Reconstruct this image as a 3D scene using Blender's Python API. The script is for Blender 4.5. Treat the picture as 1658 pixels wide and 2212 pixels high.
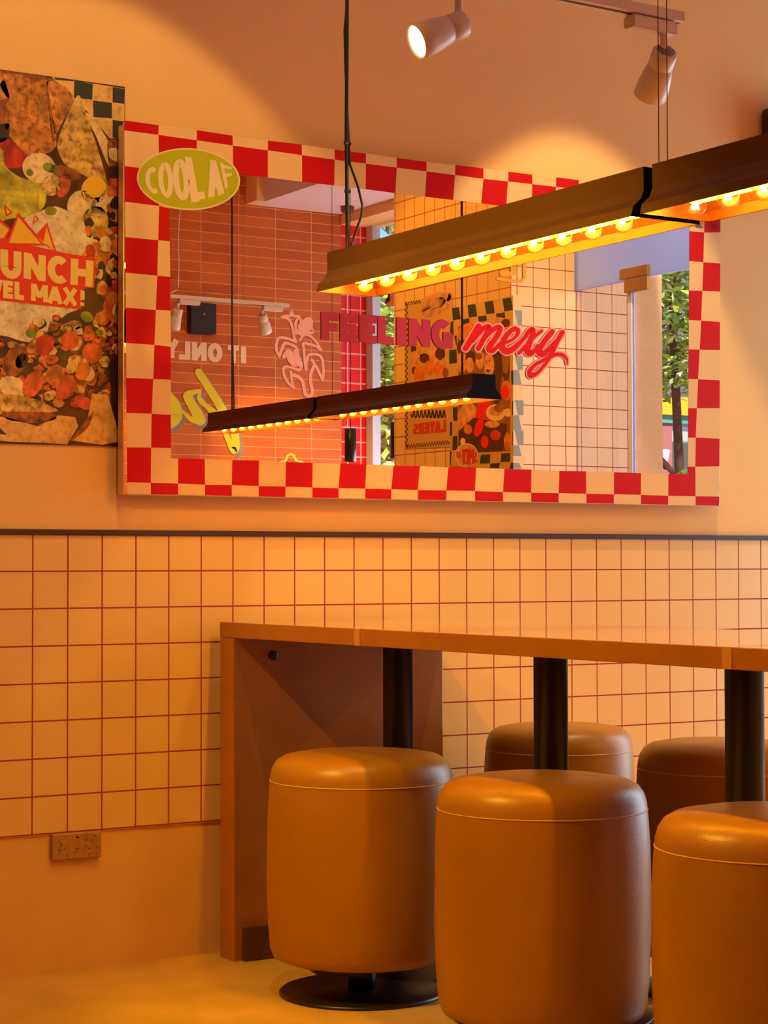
import bpy, bmesh, math, random
from mathutils import Vector, Matrix
random.seed(7)
for o in list(bpy.data.objects): bpy.data.objects.remove(o, do_unlink=True)
SC = bpy.context.scene; COL = SC.collection

# ------------------------------------------------------------------ camera
FPX = 4225.68; PIT = .0282; ROL = -.0021; YAW = .55812
CAM = Vector((-1.6155, -4.0435, .8839))
cam = bpy.data.objects.new('camera', bpy.data.cameras.new('camera')); COL.objects.link(cam)
cam.data.sensor_fit = 'VERTICAL'; cam.data.sensor_height = 24; cam.data.lens = FPX/2212*24
cam.data.clip_start = .05; cam.data.clip_end = 200
_f = Vector((math.sin(YAW)*math.cos(PIT), math.cos(YAW)*math.cos(PIT), math.sin(PIT)))
_r = Vector((math.cos(YAW), -math.sin(YAW), 0)); _u = _r.cross(_f)
# image right / up after roll
_ir = _r*math.cos(ROL) + _u*math.sin(ROL); _iu = -_r*math.sin(ROL) + _u*math.cos(ROL)
cam.matrix_world = Matrix(((_ir.x, _iu.x, -_f.x, CAM.x), (_ir.y, _iu.y, -_f.y, CAM.y), (_ir.z, _iu.z, -_f.z, CAM.z), (0, 0, 0, 1)))
SC.camera = cam

# ------------------------------------------------------------------ light and exposure
SC.view_settings.view_transform = 'Standard'; SC.view_settings.look = 'None'
SC.view_settings.gamma = 1; SC.view_settings.use_curve_mapping = False
SC.view_settings.exposure = 0.0
world = bpy.data.worlds.new('daylight'); SC.world = world; world.use_nodes = True
_bg = world.node_tree.nodes['Background']; _bg.inputs[0].default_value = (.72, .80, 1.0, 1); _bg.inputs[1].default_value = .85
def sun(name, direction, strength, color, angle):
    l = bpy.data.lights.new(name, 'SUN'); l.energy = strength; l.color = color; l.angle = angle
    o = bpy.data.objects.new(name, l); COL.objects.link(o); o.location = (8, 4, 9)
    o.rotation_euler = Vector(direction).to_track_quat('-Z', 'Y').to_euler()
sun('sun', (.10, -.78, -.62), 11.0, (1, .95, .85), .05)
LAMP_COL = (1.0, .54, .004); LAMP_STRENGTH = 160.0          # added glow strips under the bulb rails of the long pendants
SPOT_COL = (1.0, .72, .22)                                # ceiling spots
SPOT_W = dict(left=44.0, arc=82.0, stools=190.0, front=8.0, back=13.0, rear=30.0, pier=110.0, pierfront=95.0, brick=14.0)
def area_light(name, loc, direction, sx, sy, power, color):
    l = bpy.data.lights.new(name, 'AREA'); l.shape = 'RECTANGLE'; l.size = sx; l.size_y = sy; l.energy = power; l.color = color
    o = bpy.data.objects.new(name, l); COL.objects.link(o); o.location = loc
    o.rotation_euler = Vector(direction).to_track_quat('-Z', 'Y').to_euler(); return o
# daylight pouring through the glass entrance on the right
area_light('entrance_daylight', (3.52, -.85, 1.15), (-1, 0, -.05), 1.5, 1.9, 34, (.50, .88, 1.0))
area_light('ceiling_fill', (3.50, -.9, .35), (-.62, -.62, .5), 1.4, .6, 8, (.85, .90, 1.0))  # added fill lamp by the door, aimed up to brighten the ceiling
area_light('outer_wall_fill', (4.7, -.5, 1.7), (-.35, -1, -.05), 1.6, 1.8, 36, (.95, .86, 1.0))  # added fill lamp outside, brightens the wall behind the door glass
area_light('window_ceiling_fill', (4.02, -4.45, 1.0), (-.45, .1, .85), .5, .7, 18, (1.0, .84, .86))  # added fill lamp hidden below the mirror view, lifts the far ceiling

# ------------------------------------------------------------------ sight lines (photo pixel -> point on a real surface)
MY = -.05                                                  # front plane of the wall mirror
def ray(x, y):
    u = (x-829)/FPX; v = (1106-y)/FPX
    return _ir*u + _iu*v + _f
def D(x, y, ax=1, val=0.0):
    d = ray(x, y); t = (val-CAM[ax])/d[ax]; return CAM + d*t
def R(x, y, ax, val):
    v = 2*MY-val if ax == 1 else val
    p = D(x, y, ax, v); p.y = 2*MY-p.y; return p

# ------------------------------------------------------------------ materials
def _nt(name):
    m = bpy.data.materials.new(name); m.use_nodes = True; nt = m.node_tree
    return m, nt, nt.nodes['Principled BSDF']
def mat(name, col, rough=.6, metal=0, var=0, scale=20, bump=0, bscale=80, emit=0, ecol=None, coat=0, spec=.5, col2=None):
    m, nt, b = _nt(name); N = nt.nodes; L = nt.links
    b.inputs['Base Color'].default_value = (*col, 1); b.inputs['Roughness'].default_value = rough
    b.inputs['Metallic'].default_value = metal; b.inputs['Specular IOR Level'].default_value = spec
    if coat: b.inputs['Coat Weight'].default_value = coat; b.inputs['Coat Roughness'].default_value = .06
    tc = N.new('ShaderNodeTexCoord')
    if var:
        n = N.new('ShaderNodeTexNoise'); n.inputs['Scale'].default_value = scale; n.inputs['Detail'].default_value = 5
        L.new(tc.outputs['Object'], n.inputs['Vector'])
        r = N.new('ShaderNodeValToRGB'); r.color_ramp.elements[0].position = .32; r.color_ramp.elements[1].position = .68
        c2 = col2 or tuple(c*(1-var) for c in col)
        r.color_ramp.elements[0].color = (*c2, 1); r.color_ramp.elements[1].color = (*[min(1, c*(1+var*.5)) for c in col], 1)
        L.new(n.outputs['Fac'], r.inputs['Fac']); L.new(r.outputs['Color'], b.inputs['Base Color'])
    if bump:
        n = N.new('ShaderNodeTexNoise'); n.inputs['Scale'].default_value = bscale; n.inputs['Detail'].default_value = 3
        L.new(tc.outputs['Object'], n.inputs['Vector'])
        bp = N.new('ShaderNodeBump'); bp.inputs['Strength'].default_value = bump; bp.inputs['Distance'].default_value = .002
        L.new(n.outputs['Fac'], bp.inputs['Height']); L.new(bp.outputs['Normal'], b.inputs['Normal'])
    if emit:
        b.inputs['Emission Color'].default_value = (*(ecol or col), 1); b.inputs['Emission Strength'].default_value = emit
    return m
def grid_mat(name, col, grout, au, av, pu, pv, ou, ov, g=.018, rough=.25, var=.06, noise=.0, col2=None):
    """square or brick grid drawn from object coordinates along axes au and av"""
    m, nt, b = _nt(name); N = nt.nodes; L = nt.links
    tc = N.new('ShaderNodeTexCoord'); sp = N.new('ShaderNodeSeparateXYZ'); L.new(tc.outputs['Object'], sp.inputs[0])
    def M(op, a, c=None):
        n = N.new('ShaderNodeMath'); n.operation = op
        for i, v in enumerate((a, c)):
            if v is None: continue
            if isinstance(v, (int, float)): n.inputs[i].default_value = v
            else: L.new(v, n.inputs[i])
        return n.outputs[0]
    masks = []; ids = []
    for a, p, o in ((au, pu, ou), (av, pv, ov)):
        u = M('DIVIDE', M('SUBTRACT', sp.outputs['XYZ'.index(a)], o), p)
        fr = M('FRACT', u); e = M('MINIMUM', fr, M('SUBTRACT', 1.0, fr)); masks.append(M('LESS_THAN', M('MULTIPLY', e, p), g*.082)); ids.append(M('FLOOR', u))
    gm = M('MAXIMUM', masks[0], masks[1])
    cb = N.new('ShaderNodeCombineXYZ'); L.new(ids[0], cb.inputs[0]); L.new(ids[1], cb.inputs[1])
    wn = N.new('ShaderNodeTexWhiteNoise'); wn.noise_dimensions = '2D'; L.new(cb.outputs[0], wn.inputs['Vector'])
    mx = N.new('ShaderNodeMix'); mx.data_type = 'RGBA'
    c2 = col2 or tuple(c*(1-var*2) for c in col)
    mx.inputs[6].default_value = (*c2, 1); mx.inputs[7].default_value = (*col, 1); fac = wn.outputs['Value']
    if noise:
        n = N.new('ShaderNodeTexNoise'); n.inputs['Scale'].default_value = 9; n.inputs['Detail'].default_value = 6; L.new(tc.outputs['Object'], n.inputs['Vector'])
        fac = M('ADD', M('MULTIPLY', fac, 1-noise), M('MULTIPLY', n.outputs['Fac'], noise))
    L.new(fac, mx.inputs[0])
    mg = N.new('ShaderNodeMix'); mg.data_type = 'RGBA'; L.new(gm, mg.inputs[0]); L.new(mx.outputs[2], mg.inputs[6]); mg.inputs[7].default_value = (*grout, 1)
    L.new(mg.outputs[2], b.inputs['Base Color'])
    L.new(M('ADD', M('MULTIPLY', gm, .6), rough), b.inputs['Roughness'])
    bp = N.new('ShaderNodeBump'); bp.inputs['Strength'].default_value = .5; bp.inputs['Distance'].default_value = .001; bp.invert = True
    L.new(gm, bp.inputs['Height']); L.new(bp.outputs['Normal'], b.inputs['Normal'])
    return m
def glass_mat(name, tint, gloss=.12, rough=.0, emit=None, es=0):
    m = bpy.data.materials.new(name); m.use_nodes = True; nt = m.node_tree; N = nt.nodes; L = nt.links; N.remove(N['Principled BSDF'])
    t = N.new('ShaderNodeBsdfTransparent'); t.inputs[0].default_value = (*tint, 1)
    g = N.new('ShaderNodeBsdfGlossy'); g.inputs['Roughness'].default_value = rough
    mx = N.new('ShaderNodeMixShader'); mx.inputs[0].default_value = gloss
    L.new(t.outputs[0], mx.inputs[1]); L.new(g.outputs[0], mx.inputs[2]); out = mx.outputs[0]
    if emit:
        e = N.new('ShaderNodeEmission'); e.inputs[0].default_value = (*emit, 1); e.inputs[1].default_value = es
        ad = N.new('ShaderNodeAddShader'); L.new(out, ad.inputs[0]); L.new(e.outputs[0], ad.inputs[1]); out = ad.outputs[0]
    L.new(out, N['Material Output'].inputs[0]); return m

PLASTER = mat('painted_plaster', (.93, .54, .20), .75, var=.04, scale=3, bump=.12, bscale=220)
SKIRT = mat('plain_cement_band', (.82, .46, .16), .7, var=.06, scale=5, bump=.1)
CEIL = mat('ceiling_paint', (.80, .62, .60), .8, var=.02, scale=2)
TILE = (.90, .56, .22); GROUT = (.36, .03, .015)
TILE_BACK = grid_mat('square_tile_wall', TILE, GROUT, 'X', 'Z', .082, .082, 0.0, .9585, .021, var=.02)
CHECK_CREAM = mat('cream_vinyl', (.88, .54, .24), .6, spec=.2)
CHECK_RED = mat('red_vinyl', (.60, .0015, .001), .6, spec=.15)
DARKTRIM = mat('dark_rail', (.05, .018, .02), .4)
BRONZE = mat('bronze_powder_coat', (.15, .062, .014), .42, metal=.3, var=.05, scale=60, bump=.05, bscale=600)
GOLD_IN = mat('golden_reflector', (.50, .17, .016), .42, metal=.3)
BLACK = mat('black_powder_coat', (.012, .009, .010), .35, bump=.05, bscale=500)
MATTEBLACK = mat('matte_black_end', (.008, .006, .006), .9, spec=.08)
BLACKPLASTIC = mat('black_plastic', (.018, .014, .018), .5)
WHITEMETAL = mat('white_lacquer', (.82, .72, .66), .35)
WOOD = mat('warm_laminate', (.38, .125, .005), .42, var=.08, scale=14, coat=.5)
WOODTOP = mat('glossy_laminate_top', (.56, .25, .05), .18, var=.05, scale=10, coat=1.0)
LEATHER = mat('ochre_leatherette', (.37, .155, .0025), .36, var=.05, scale=7, bump=.18, bscale=380)
SEAM = mat('ochre_piping', (.66, .36, .03), .5)
CONCRETE = mat('polished_concrete', (.62, .36, .07), .45, var=.22, scale=4.5, bump=.15, bscale=60)
MIRROR = mat('silvered_glass', (.90, .86, .86), .0, metal=1.0)
ALU = mat('aluminium_edge', (.70, .52, .38), .35, metal=.7)
GLOBE = glass_mat('amber_globe', (1.0, .72, .28), .10, .02, (1.0, .36, .03), .16)
FILA = mat('glowing_filament', (1, .8, .4), .5, emit=70, ecol=(1.0, .78, .40))
RAILGLOW = mat('added_bulb_glow', (1, .8, .5), .5, emit=LAMP_STRENGTH, ecol=LAMP_COL)  # added emitter below the rail, gives the light of the bulbs
WHITERAIL = mat('glowing_bulb_rail', (.9, .8, .65), .4, emit=3.0, ecol=(1, .75, .45))  # brightness of the rail beside the bulbs put in as emission
PANE = glass_mat('clear_pane', (.90, .92, .95), .10)
DOORPANE = glass_mat('door_glass', (.86, .84, .90), .14)

# ------------------------------------------------------------------ mesh helpers
def link(name, bm, mats, parent=None, smooth=False):
    me = bpy.data.meshes.new(name); bm.to_mesh(me); bm.free()
    for m in (mats if isinstance(mats, (list, tuple)) else [mats]): me.materials.append(m)
    if smooth: me.polygons.foreach_set('use_smooth', [True]*len(me.polygons))
    o = bpy.data.objects.new(name, me); COL.objects.link(o)
    if parent:
        o.parent = parent; o.matrix_parent_inverse = Matrix.Translation(parent_world(parent)).inverted() if False else Matrix.Identity(4)
    return o
def parent_world(p):
    v = Vector((0, 0, 0))
    while p: v += p.location; p = p.parent
    return v
def thing(name, label, cat, loc=(0, 0, 0), group=None):
    o = bpy.data.objects.new(name, None); COL.objects.link(o); o.location = loc; o.empty_display_size = .1
    o['label'] = label; o['category'] = cat
    if group: o['group'] = group
    return o
def tag(o, label, cat, group=None):
    o['label'] = label; o['category'] = cat
    if group: o['group'] = group
    return o
def part(name, bm, mats, parent, smooth=False, label=None):
    """bm is in world coordinates; the part keeps its place under its thing"""
    w = parent_world(parent)
    for v in bm.verts: v.co -= w
    o = link(name, bm, mats, parent, smooth)
    if label: o['label'] = label
    return o
def solo(name, bm, mats, label, cat, group=None, smooth=False):
    """a thing of one mesh with its origin at its own middle"""
    c = sum((v.co for v in bm.verts), Vector())/len(bm.verts)
    for v in bm.verts: v.co -= c
    o = link(name, bm, mats, None, smooth); o.location = c
    return tag(o, label, cat, group)
def struct(name, bm, mats, parent=None):
    o = link(name, bm, mats, parent)
    if not parent: o['kind'] = 'structure'
    return o
def box(bm, a, b, mi=0, bevel=0):
    a, b = Vector(a), Vector(b); c = (a+b)/2; s = b-a
    r = bmesh.ops.create_cube(bm, size=1, matrix=Matrix.Translation(c) @ Matrix.Diagonal((abs(s.x), abs(s.y), abs(s.z), 1)))
    fs = set(f for v in r['verts'] for f in v.link_faces)
    for f in fs: f.material_index = mi
    if bevel:
        es = list(set(e for f in fs for e in f.edges))
        bmesh.ops.bevel(bm, geom=es, offset=bevel, segments=2, affect='EDGES', profile=.5)
    return bm
def Box(a, b, bevel=0): return box(bmesh.new(), a, b, 0, bevel)
def tube(bm, pts, r, n=8, mi=0, cap=True):
    pts = [Vector(p) for p in pts]; rings = []
    for i, p in enumerate(pts):
        t = (pts[min(i+1, len(pts)-1)]-pts[max(i-1, 0)]).normalized()
        a = Vector((0, 0, 1)) if abs(t.z) < .9 else Vector((1, 0, 0))
        x = t.cross(a).normalized(); y = t.cross(x)
        rr = r[i] if isinstance(r, (list, tuple)) else r
        rings.append([bm.verts.new(p + x*math.cos(k*2*math.pi/n)*rr + y*math.sin(k*2*math.pi/n)*rr) for k in range(n)])
    for A, B in zip(rings, rings[1:]):
        for k in range(n):
            f = bm.faces.new((A[k], A[(k+1) % n], B[(k+1) % n], B[k])); f.material_index = mi; f.smooth = True
    if cap:
        for q in (rings[0], list(reversed(rings[-1]))):
            f = bm.faces.new(q); f.material_index = mi
    return bm
def lathe(bm, prof, origin, axis=(0, 0, 1), n=48, mi=0, cap=True):
    """prof: (radius, height) pairs along the axis"""
    o = Vector(origin); q = Vector((0, 0, 1)).rotation_difference(Vector(axis).normalized()); rings = []
    for r, h in prof:
        if r < 1e-6: rings.append([bm.verts.new(o + q @ Vector((0, 0, h)))])
        else: rings.append([bm.verts.new(o + q @ Vector((r*math.cos(k*2*math.pi/n), r*math.sin(k*2*math.pi/n), h))) for k in range(n)])
    for A, B in zip(rings, rings[1:]):
        for k in range(n):
            k2 = (k+1) % n
            if len(A) == 1 and len(B) == 1: continue
            vs = (A[0], B[k2], B[k]) if len(A) == 1 else ((A[k], A[k2], B[0]) if len(B) == 1 else (A[k], A[k2], B[k2], B[k]))
            f = bm.faces.new(vs); f.material_index = mi; f.smooth = True
    if cap:
        if len(rings[0]) > 1: bm.faces.new(list(reversed(rings[0]))).material_index = mi
        if len(rings[-1]) > 1: bm.faces.new(rings[-1]).material_index = mi
    bmesh.ops.recalc_face_normals(bm, faces=bm.faces)
    return bm
def poly(bm, pts, mi=0):
    vs = [bm.verts.new(p) for p in pts]
    try:
        f = bm.faces.new(vs); f.material_index = mi; return f
    except ValueError: return None
def prism(bm, outline, axis, a, b, mi=0):
    """outline is a list of 2-tuples in the plane across the axis (0=x 1=y 2=z)"""
    def P3(uv, t):
        c = list(uv); c.insert(axis, t); return Vector(c)
    A = [bm.verts.new(P3(p, a)) for p in outline]; B = [bm.verts.new(P3(p, b)) for p in outline]
    bm.faces.new(A).material_index = mi; bm.faces.new(list(reversed(B))).material_index = mi
    for i in range(len(A)):
        j = (i+1) % len(A); bm.faces.new((A[i], B[i], B[j], A[j])).material_index = mi
    bmesh.ops.recalc_face_normals(bm, faces=bm.faces); return bm
# flat print / vinyl drawing: shapes in photo coordinates laid onto the real surface they are stuck on
def smooth_pts(pts, ws, k=6):
    out = []; n = len(pts)
    for i in range(n-1):
        p0, p1, p2, p3 = pts[max(i-1, 0)], pts[i], pts[i+1], pts[min(i+2, n-1)]
        for s in range(k):
            t = s/k; q = []
            for a in (0, 1):
                q.append(.5*((2*p1[a]) + (-p0[a]+p2[a])*t + (2*p0[a]-5*p1[a]+4*p2[a]-p3[a])*t*t + (-p0[a]+3*p1[a]-3*p2[a]+p3[a])*t**3))
            out.append((q[0], q[1], ws[i]*(1-t)+ws[i+1]*t))
    out.append((*pts[-1], ws[-1])); return out
def brush(bm, pts, w, fn, mi=0, k=6, layer=0, caps=True, grow=0):
    """round brush stroke through pts; fn(x, y, layer) -> 3D"""
    ws = list(w) if isinstance(w, (list, tuple)) else [w]*len(pts)
    P = smooth_pts(pts, ws, k) if k else [(*p, q) for p, q in zip(pts, ws)]
    L = []; Rr = []
    for i, (x, y, ww) in enumerate(P):
        a = P[max(i-1, 0)]; b = P[min(i+1, len(P)-1)]; dx, dy = b[0]-a[0], b[1]-a[1]; l = math.hypot(dx, dy) or 1
        nx, ny = -dy/l, dx/l; h = ww/2+grow
        L.append((x+nx*h, y+ny*h)); Rr.append((x-nx*h, y-ny*h))
    for i in range(len(P)-1):
        poly(bm, [fn(*q, layer+i*.0004) for q in (L[i], L[i+1], Rr[i+1], Rr[i])], mi)
    if caps:
        for e in (0, -1):
            x, y, ww = P[e]; h = ww/2+grow
            poly(bm, [fn(x+h*math.cos(t*math.pi/7), y+h*math.sin(t*math.pi/7), layer+.3) for t in range(14)], mi)
def ell(bm, cx, cy, rx, ry, fn, mi=0, layer=0, n=28, rot=0):
    c, s = math.cos(rot), math.sin(rot)
    poly(bm, [fn(cx+rx*math.cos(t)*c-ry*math.sin(t)*s, cy+rx*math.cos(t)*s+ry*math.sin(t)*c, layer) for t in [i*2*math.pi/n for i in range(n)]], mi)
def shape(bm, pts, fn, mi=0, layer=0): poly(bm, [fn(x, y, layer) for x, y in pts], mi)
def arc(cx, cy, rx, ry, a0, a1, n=12):
    return [(cx+rx*math.cos(math.radians(a0+(a1-a0)*i/n)), cy+ry*math.sin(math.radians(a0+(a1-a0)*i/n))) for i in range(n+1)]
# block capitals: strokes in a unit cell, x right, y down, (points, weight)
GL = {
 'I': [[(.5, 0), (.5, 1)]], 'L': [[(.2, 0), (.2, 1)], [(.2, .87), (.95, .87)]],
 'T': [[(.5, 0), (.5, 1)], [(0, .13), (1, .13)]], 'F': [[(.2, 0), (.2, 1)], [(.2, .13), (1, .13)], [(.2, .52), (.9, .52)]],
 'E': [[(.2, 0), (.2, 1)], [(.2, .13), (1, .13)], [(.2, .5), (.92, .5)], [(.2, .87), (1, .87)]],
 'N': [[(.18, 0), (.18, 1)], [(.82, 0), (.82, 1)], [(.2, .08), (.8, .92)]],
 'H': [[(.18, 0), (.18, 1)], [(.82, 0), (.82, 1)], [(.18, .5), (.82, .5)]],
 'M': [[(.13, 0), (.13, 1)], [(.87, 0), (.87, 1)], [(.16, .05), (.5, .75)], [(.84, .05), (.5, .75)]],
 'V': [[(.14, 0), (.5, .96)], [(.86, 0), (.5, .96)]], 'X': [[(.15, 0), (.85, 1)], [(.85, 0), (.15, 1)]],
 'Y': [[(.14, 0), (.5, .52)], [(.86, 0), (.5, .52)], [(.5, .45), (.5, 1)]],
 'A': [[(.5, .02), (.14, 1)], [(.5, .02), (.86, 1)], [(.25, .7), (.75, .7)]],
 'O': [arc(.5, .5, .33, .38, 0, 360, 24)], 'U': [[(.17, 0), (.17, .6)] + arc(.5, .6, .33, .28, 180, 0, 10) + [(.83, .6), (.83, 0)]],
 'C': [arc(.54, .5, .36, .38, -48, -312, 20)], 'G': [arc(.52, .5, .34, .38, -48, -340, 20), [(.55, .55), (.98, .55)], [(.84, .5), (.84, .95)]],
 'S': [arc(.5, .30, .30, .19, -25, -270, 12) + arc(.5, .69, .32, .20, -90, 155, 12)],
 'P': [[(.2, 0), (.2, 1)], [(.2, .13), (.6, .13)] + arc(.6, .34, .25, .21, -90, 90, 8) + [(.2, .55)]],
 'R': [[(.2, 0), (.2, 1)], [(.2, .13), (.6, .13)] + arc(.6, .33, .25, .20, -90, 90, 8) + [(.2, .53)], [(.5, .53), (.86, 1)]],
 '!': [[(.5, 0), (.5, .62)], [(.5, .76), (.5, 1)]], 'K': [[(.2, 0), (.2, 1)], [(.85, 0), (.25, .55)], [(.4, .4), (.9, 1)]],
}
def glyph(bm, ch, quad, fn, mi=0, layer=0, wt=.27, grow=0):
    """quad: top-left, top-right, bottom-right, bottom-left of the letter as read, in photo coordinates"""
    (ax, ay), (bx, by), (cx, cy), (dx, dy) = quad
    wpx = (math.hypot(bx-ax, by-ay)+math.hypot(cx-dx, cy-dy))/2; hpx = (math.hypot(dx-ax, dy-ay)+math.hypot(cx-bx, cy-by))/2
    asp = wpx/hpx
    def m(u, v, lay):
        u = u/asp
        x = (ax*(1-u)+bx*u)*(1-v)+(dx*(1-u)+cx*u)*v; y = (ay*(1-u)+by*u)*(1-v)+(dy*(1-u)+cy*u)*v
        return fn(x, y, lay)
    for i, st in enumerate(GL[ch]):
        if ch == 'I' and asp < .5: w_ = asp
        else: w_ = wt
        brush(bm, [(p[0]*asp, p[1]) for p in st], w_+grow*2, m, mi, 0, layer+i*.05, caps=False)

# ------------------------------------------------------------------ room shell
XL, YB, XR = -3.2, -5.08, 3.75                      # left wall, brick wall, end of brick wall
PX = 3.12; PYN = R(1105, 800, 0, PX).y; PYF = R(851, 800, 0, PX).y   # tiled pier
DX = R(1243, 800, 1, PYN).x                         # plane of the glass entrance
PXE = R(1425, 800, 1, PYN).x
RX1 = R(797, 700, 1, YB).x                          # window plane at the end of the red reveal
CZ = 3.02; CZL = 2.785
struct('floor', Box((XL, YB-.1, -.1), (DX, .1, 0)), CONCRETE)
bm = bmesh.new()
box(bm, (XL, 0, 0), (DX+.4, .12, CZ+.1), 0)
struct('wall_back', bm, PLASTER)
struct('wall_back_tiles', Box((XL, -.006, .3), (DX, .0, .958)), TILE_BACK)
struct('baseboard_back', Box((XL, -.002, 0), (DX, .0, .2995)), SKIRT)
bm = bmesh.new(); box(bm, (XL, -.012, .956), (DX, 0, .969), 0, .002)
struct('trim_1', bm, DARKTRIM)
struct('wall_left', Box((XL-.1, YB, 0), (XL, 0, CZ)), PLASTER)
BRICK = grid_mat('stack_bond_brick', (.72, .17, .008), (.82, .38, .13), 'X', 'Z', .2185, .0525, 2.91, 1.41, .022, rough=.5, noise=.55, col2=(.44, .075, .004))
struct('wall_front', Box((XL, YB-.1, 0), (XR, YB, CZ)), BRICK)
REDT = grid_mat('red_square_tile', (.85, .015, .006), (.95, .38, .30), 'X', 'Z', .082, .0795, R(779.5, 800, 1, YB).x, R(780, 955.7, 1, YB).z, .05, rough=.15)
struct('wall_front_red', Box((XR, YB-.1, 0), (RX1+.05, YB-.004, 2.75)), REDT)
bm = bmesh.new(); box(bm, (XL, YB-.1, CZ), (3.22, 0.1, CZ+.1)); 
struct('ceiling', bm, CEIL)
struct('ceiling_lower', Box((3.22, YB-.1, CZL), (XR, .1, CZ+.1)), CEIL)
struct('ceiling_reveal', Box((XR, YB-.1, 2.73), (RX1+.06, PYF, CZ)), PLASTER)
# warm corner box between brick wall and ceiling step
struct('trim_2', Box((3.17, YB, CZL+.0), (3.22, YB+.12, CZ)), PLASTER)
PIER_X = grid_mat('pier_tile_side', TILE, GROUT, 'Y', 'Z', .0815, .082, R(1054.2, 800, 0, PX).y, R(861, 620+712/5.53, 0, PX).z, .021, var=.03)
PIER_Y = grid_mat('pier_tile_front', TILE, GROUT, 'X', 'Z', .0835, .0825, R(1186.6, 800, 1, PYN).x, R(1243, 560+1022/9.21, 1, PYN).z, .021, var=.03)
bm = Box((PX, PYF, 0), (PXE, PYN, CZ))
for f in bm.faces: f.material_index = 1 if abs(f.normal.y) > .5 else 0
o = struct('wall_right_pier', bm, [PIER_X, PIER_Y])
xq = R(1358, 800, 1, PYN).x
struct('wall_right_plain', Box((xq, PYN, 0), (PXE+.002, PYN+.012, CZ)), PLASTER)

# ------------------------------------------------------------------ windows and entrance
FRAME = mat('pale_window_frame', (.62, .60, .66), .4)
ztr = R(830, 527, 0, RX1).z; ztop = R(797, 484, 0, RX1).z
w = bpy.data.objects.new('window_1', None); COL.objects.link(w); w['kind'] = 'structure'
bm = bmesh.new(); yj = R(811, 700, 0, RX1).y
box(bm, (RX1-.02, YB, .4), (RX1+.03, yj, 2.74)); box(bm, (RX1-.02, yj, .36), (RX1+.03, PYF, .44)); box(bm, (RX1-.02, yj, ztop), (RX1+.03, PYF, 2.74))
box(bm, (RX1-.02, yj, ztr-.045), (RX1+.03, PYF, ztr-.005))
part('window_frame', bm, FRAME, w)
part('pane', Box((RX1+.004, yj, .44), (RX1+.01, PYF, ztop)), PANE, w)
struct('wall_right_sill', Box((XR, YB, 0), (RX1+.06, PYF, .4)), PLASTER)
d = bpy.data.objects.new('door_1', None); COL.objects.link(d); d['kind'] = 'structure'
ZD = R(1243, 628, 0, DX).z; YJ = R(1361, 700, 0, DX).y
LAV = mat('frosted_transom', (.34, .42, .90), .35)
_n = LAV.node_tree.nodes; _t = _n.new('ShaderNodeBsdfTranslucent'); _t.inputs[0].default_value = (.70, .78, 1.0, 1); _x = _n.new('ShaderNodeMixShader'); _x.inputs[0].default_value = .5
LAV.node_tree.links.new(_n['Principled BSDF'].outputs[0], _x.inputs[1]); LAV.node_tree.links.new(_t.outputs[0], _x.inputs[2]); LAV.node_tree.links.new(_x.outputs[0], _n['Material Output'].inputs[0])
part('side_glass', Box((DX, YJ+.004, .02), (DX+.01, PYN+.0, ZD)), DOORPANE, d)
part('door_leaf', Box((DX, -1.2, .02), (DX+.01, YJ-.008, ZD-.006)) if False else Box((DX, YJ+.012, .02), (DX+.01, -.75, ZD-.006)), DOORPANE, d)
part('transom_panel', Box((DX-.005, PYN, ZD), (DX+.015, 0, CZL)), LAV, d)
EDGE = mat('polished_glass_edge', (.62, .68, .95), .15, emit=0)
part('glass_edge', Box((DX-.004, YJ-.012, .02), (DX+.014, YJ+.012, ZD)), EDGE, d)
a = R(1347, 600, 0, DX); b = R(1407, 600, 0, DX)
BRASS = mat('brushed_brass_plate', (.38, .19, .05), .4, metal=.4)
bm = bmesh.new(); box(bm, (DX-.025, a.y, ZD+.003), (DX-.006, b.y, ZD+.045), 0, .002); box(bm, (DX-.025, a.y+.03, ZD-.055), (DX-.006, b.y+.0, ZD-.001), 0, .002)
part('patch_fitting', bm, BRASS, d)
struct('trim_3', Box((3.22, PYN, CZL-.02), (DX+.02, 0, CZL)), PLASTER)

# ------------------------------------------------------------------ wall mirror with chequered vinyl border
def FM(x, y, lay=0): return D(x, y, 1, MY-.0004-lay*.00012)      # on the mirror face
mir = thing('wall_mirror', 'wide wall mirror with red and cream chequered border and lettering', 'mirror', (1.07, -.03, 1.05))
MX0, MX1, MZ0, MZ1 = .197, 1.945, 1.049, 1.872
bm = bmesh.new(); box(bm, (MX0-.003, MY+.001, MZ0-.003), (MX1+.002, -.022, MZ1+.003), 0, .001)
box(bm, (MX0+.15, -.022, MZ0+.12), (MX1-.15, -.0, MZ1-.12))
part('frame', bm, ALU, mir, label='slim metal frame standing off the wall')
part('mirror_glass', Box((MX0, MY, MZ0), (MX1, MY+.0009, MZ1)), MIRROR, mir, label='reflecting silvered glass')
top_o = [(268.2, 260), (342.2, 270.5), (424.8, 281), (502, 293), (578.4, 303.7), (651.4, 312.3), (722.4, 323), (790, 331.5), (856.6, 341), (921, 349.8), (983, 356.4), (1043.7, 363.7), (1097.5, 370.7), (1149.2, 377.3), (1201, 383), (1250, 389)]
top_m = [(268.2, 281.5), (342.2, 291.4), (424.8, 303), (502.6, 314.6), (578.4, 324.8), (652, 335.2), (722.4, 344.8), (790, 353.5), (856.6, 362), (921, 370.3), (982.4, 378.3), (1043.7, 386.3), (1096.8, 391.9), (1149.2, 397.9), (1200.3, 403.5), (1249, 409.5)]
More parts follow.
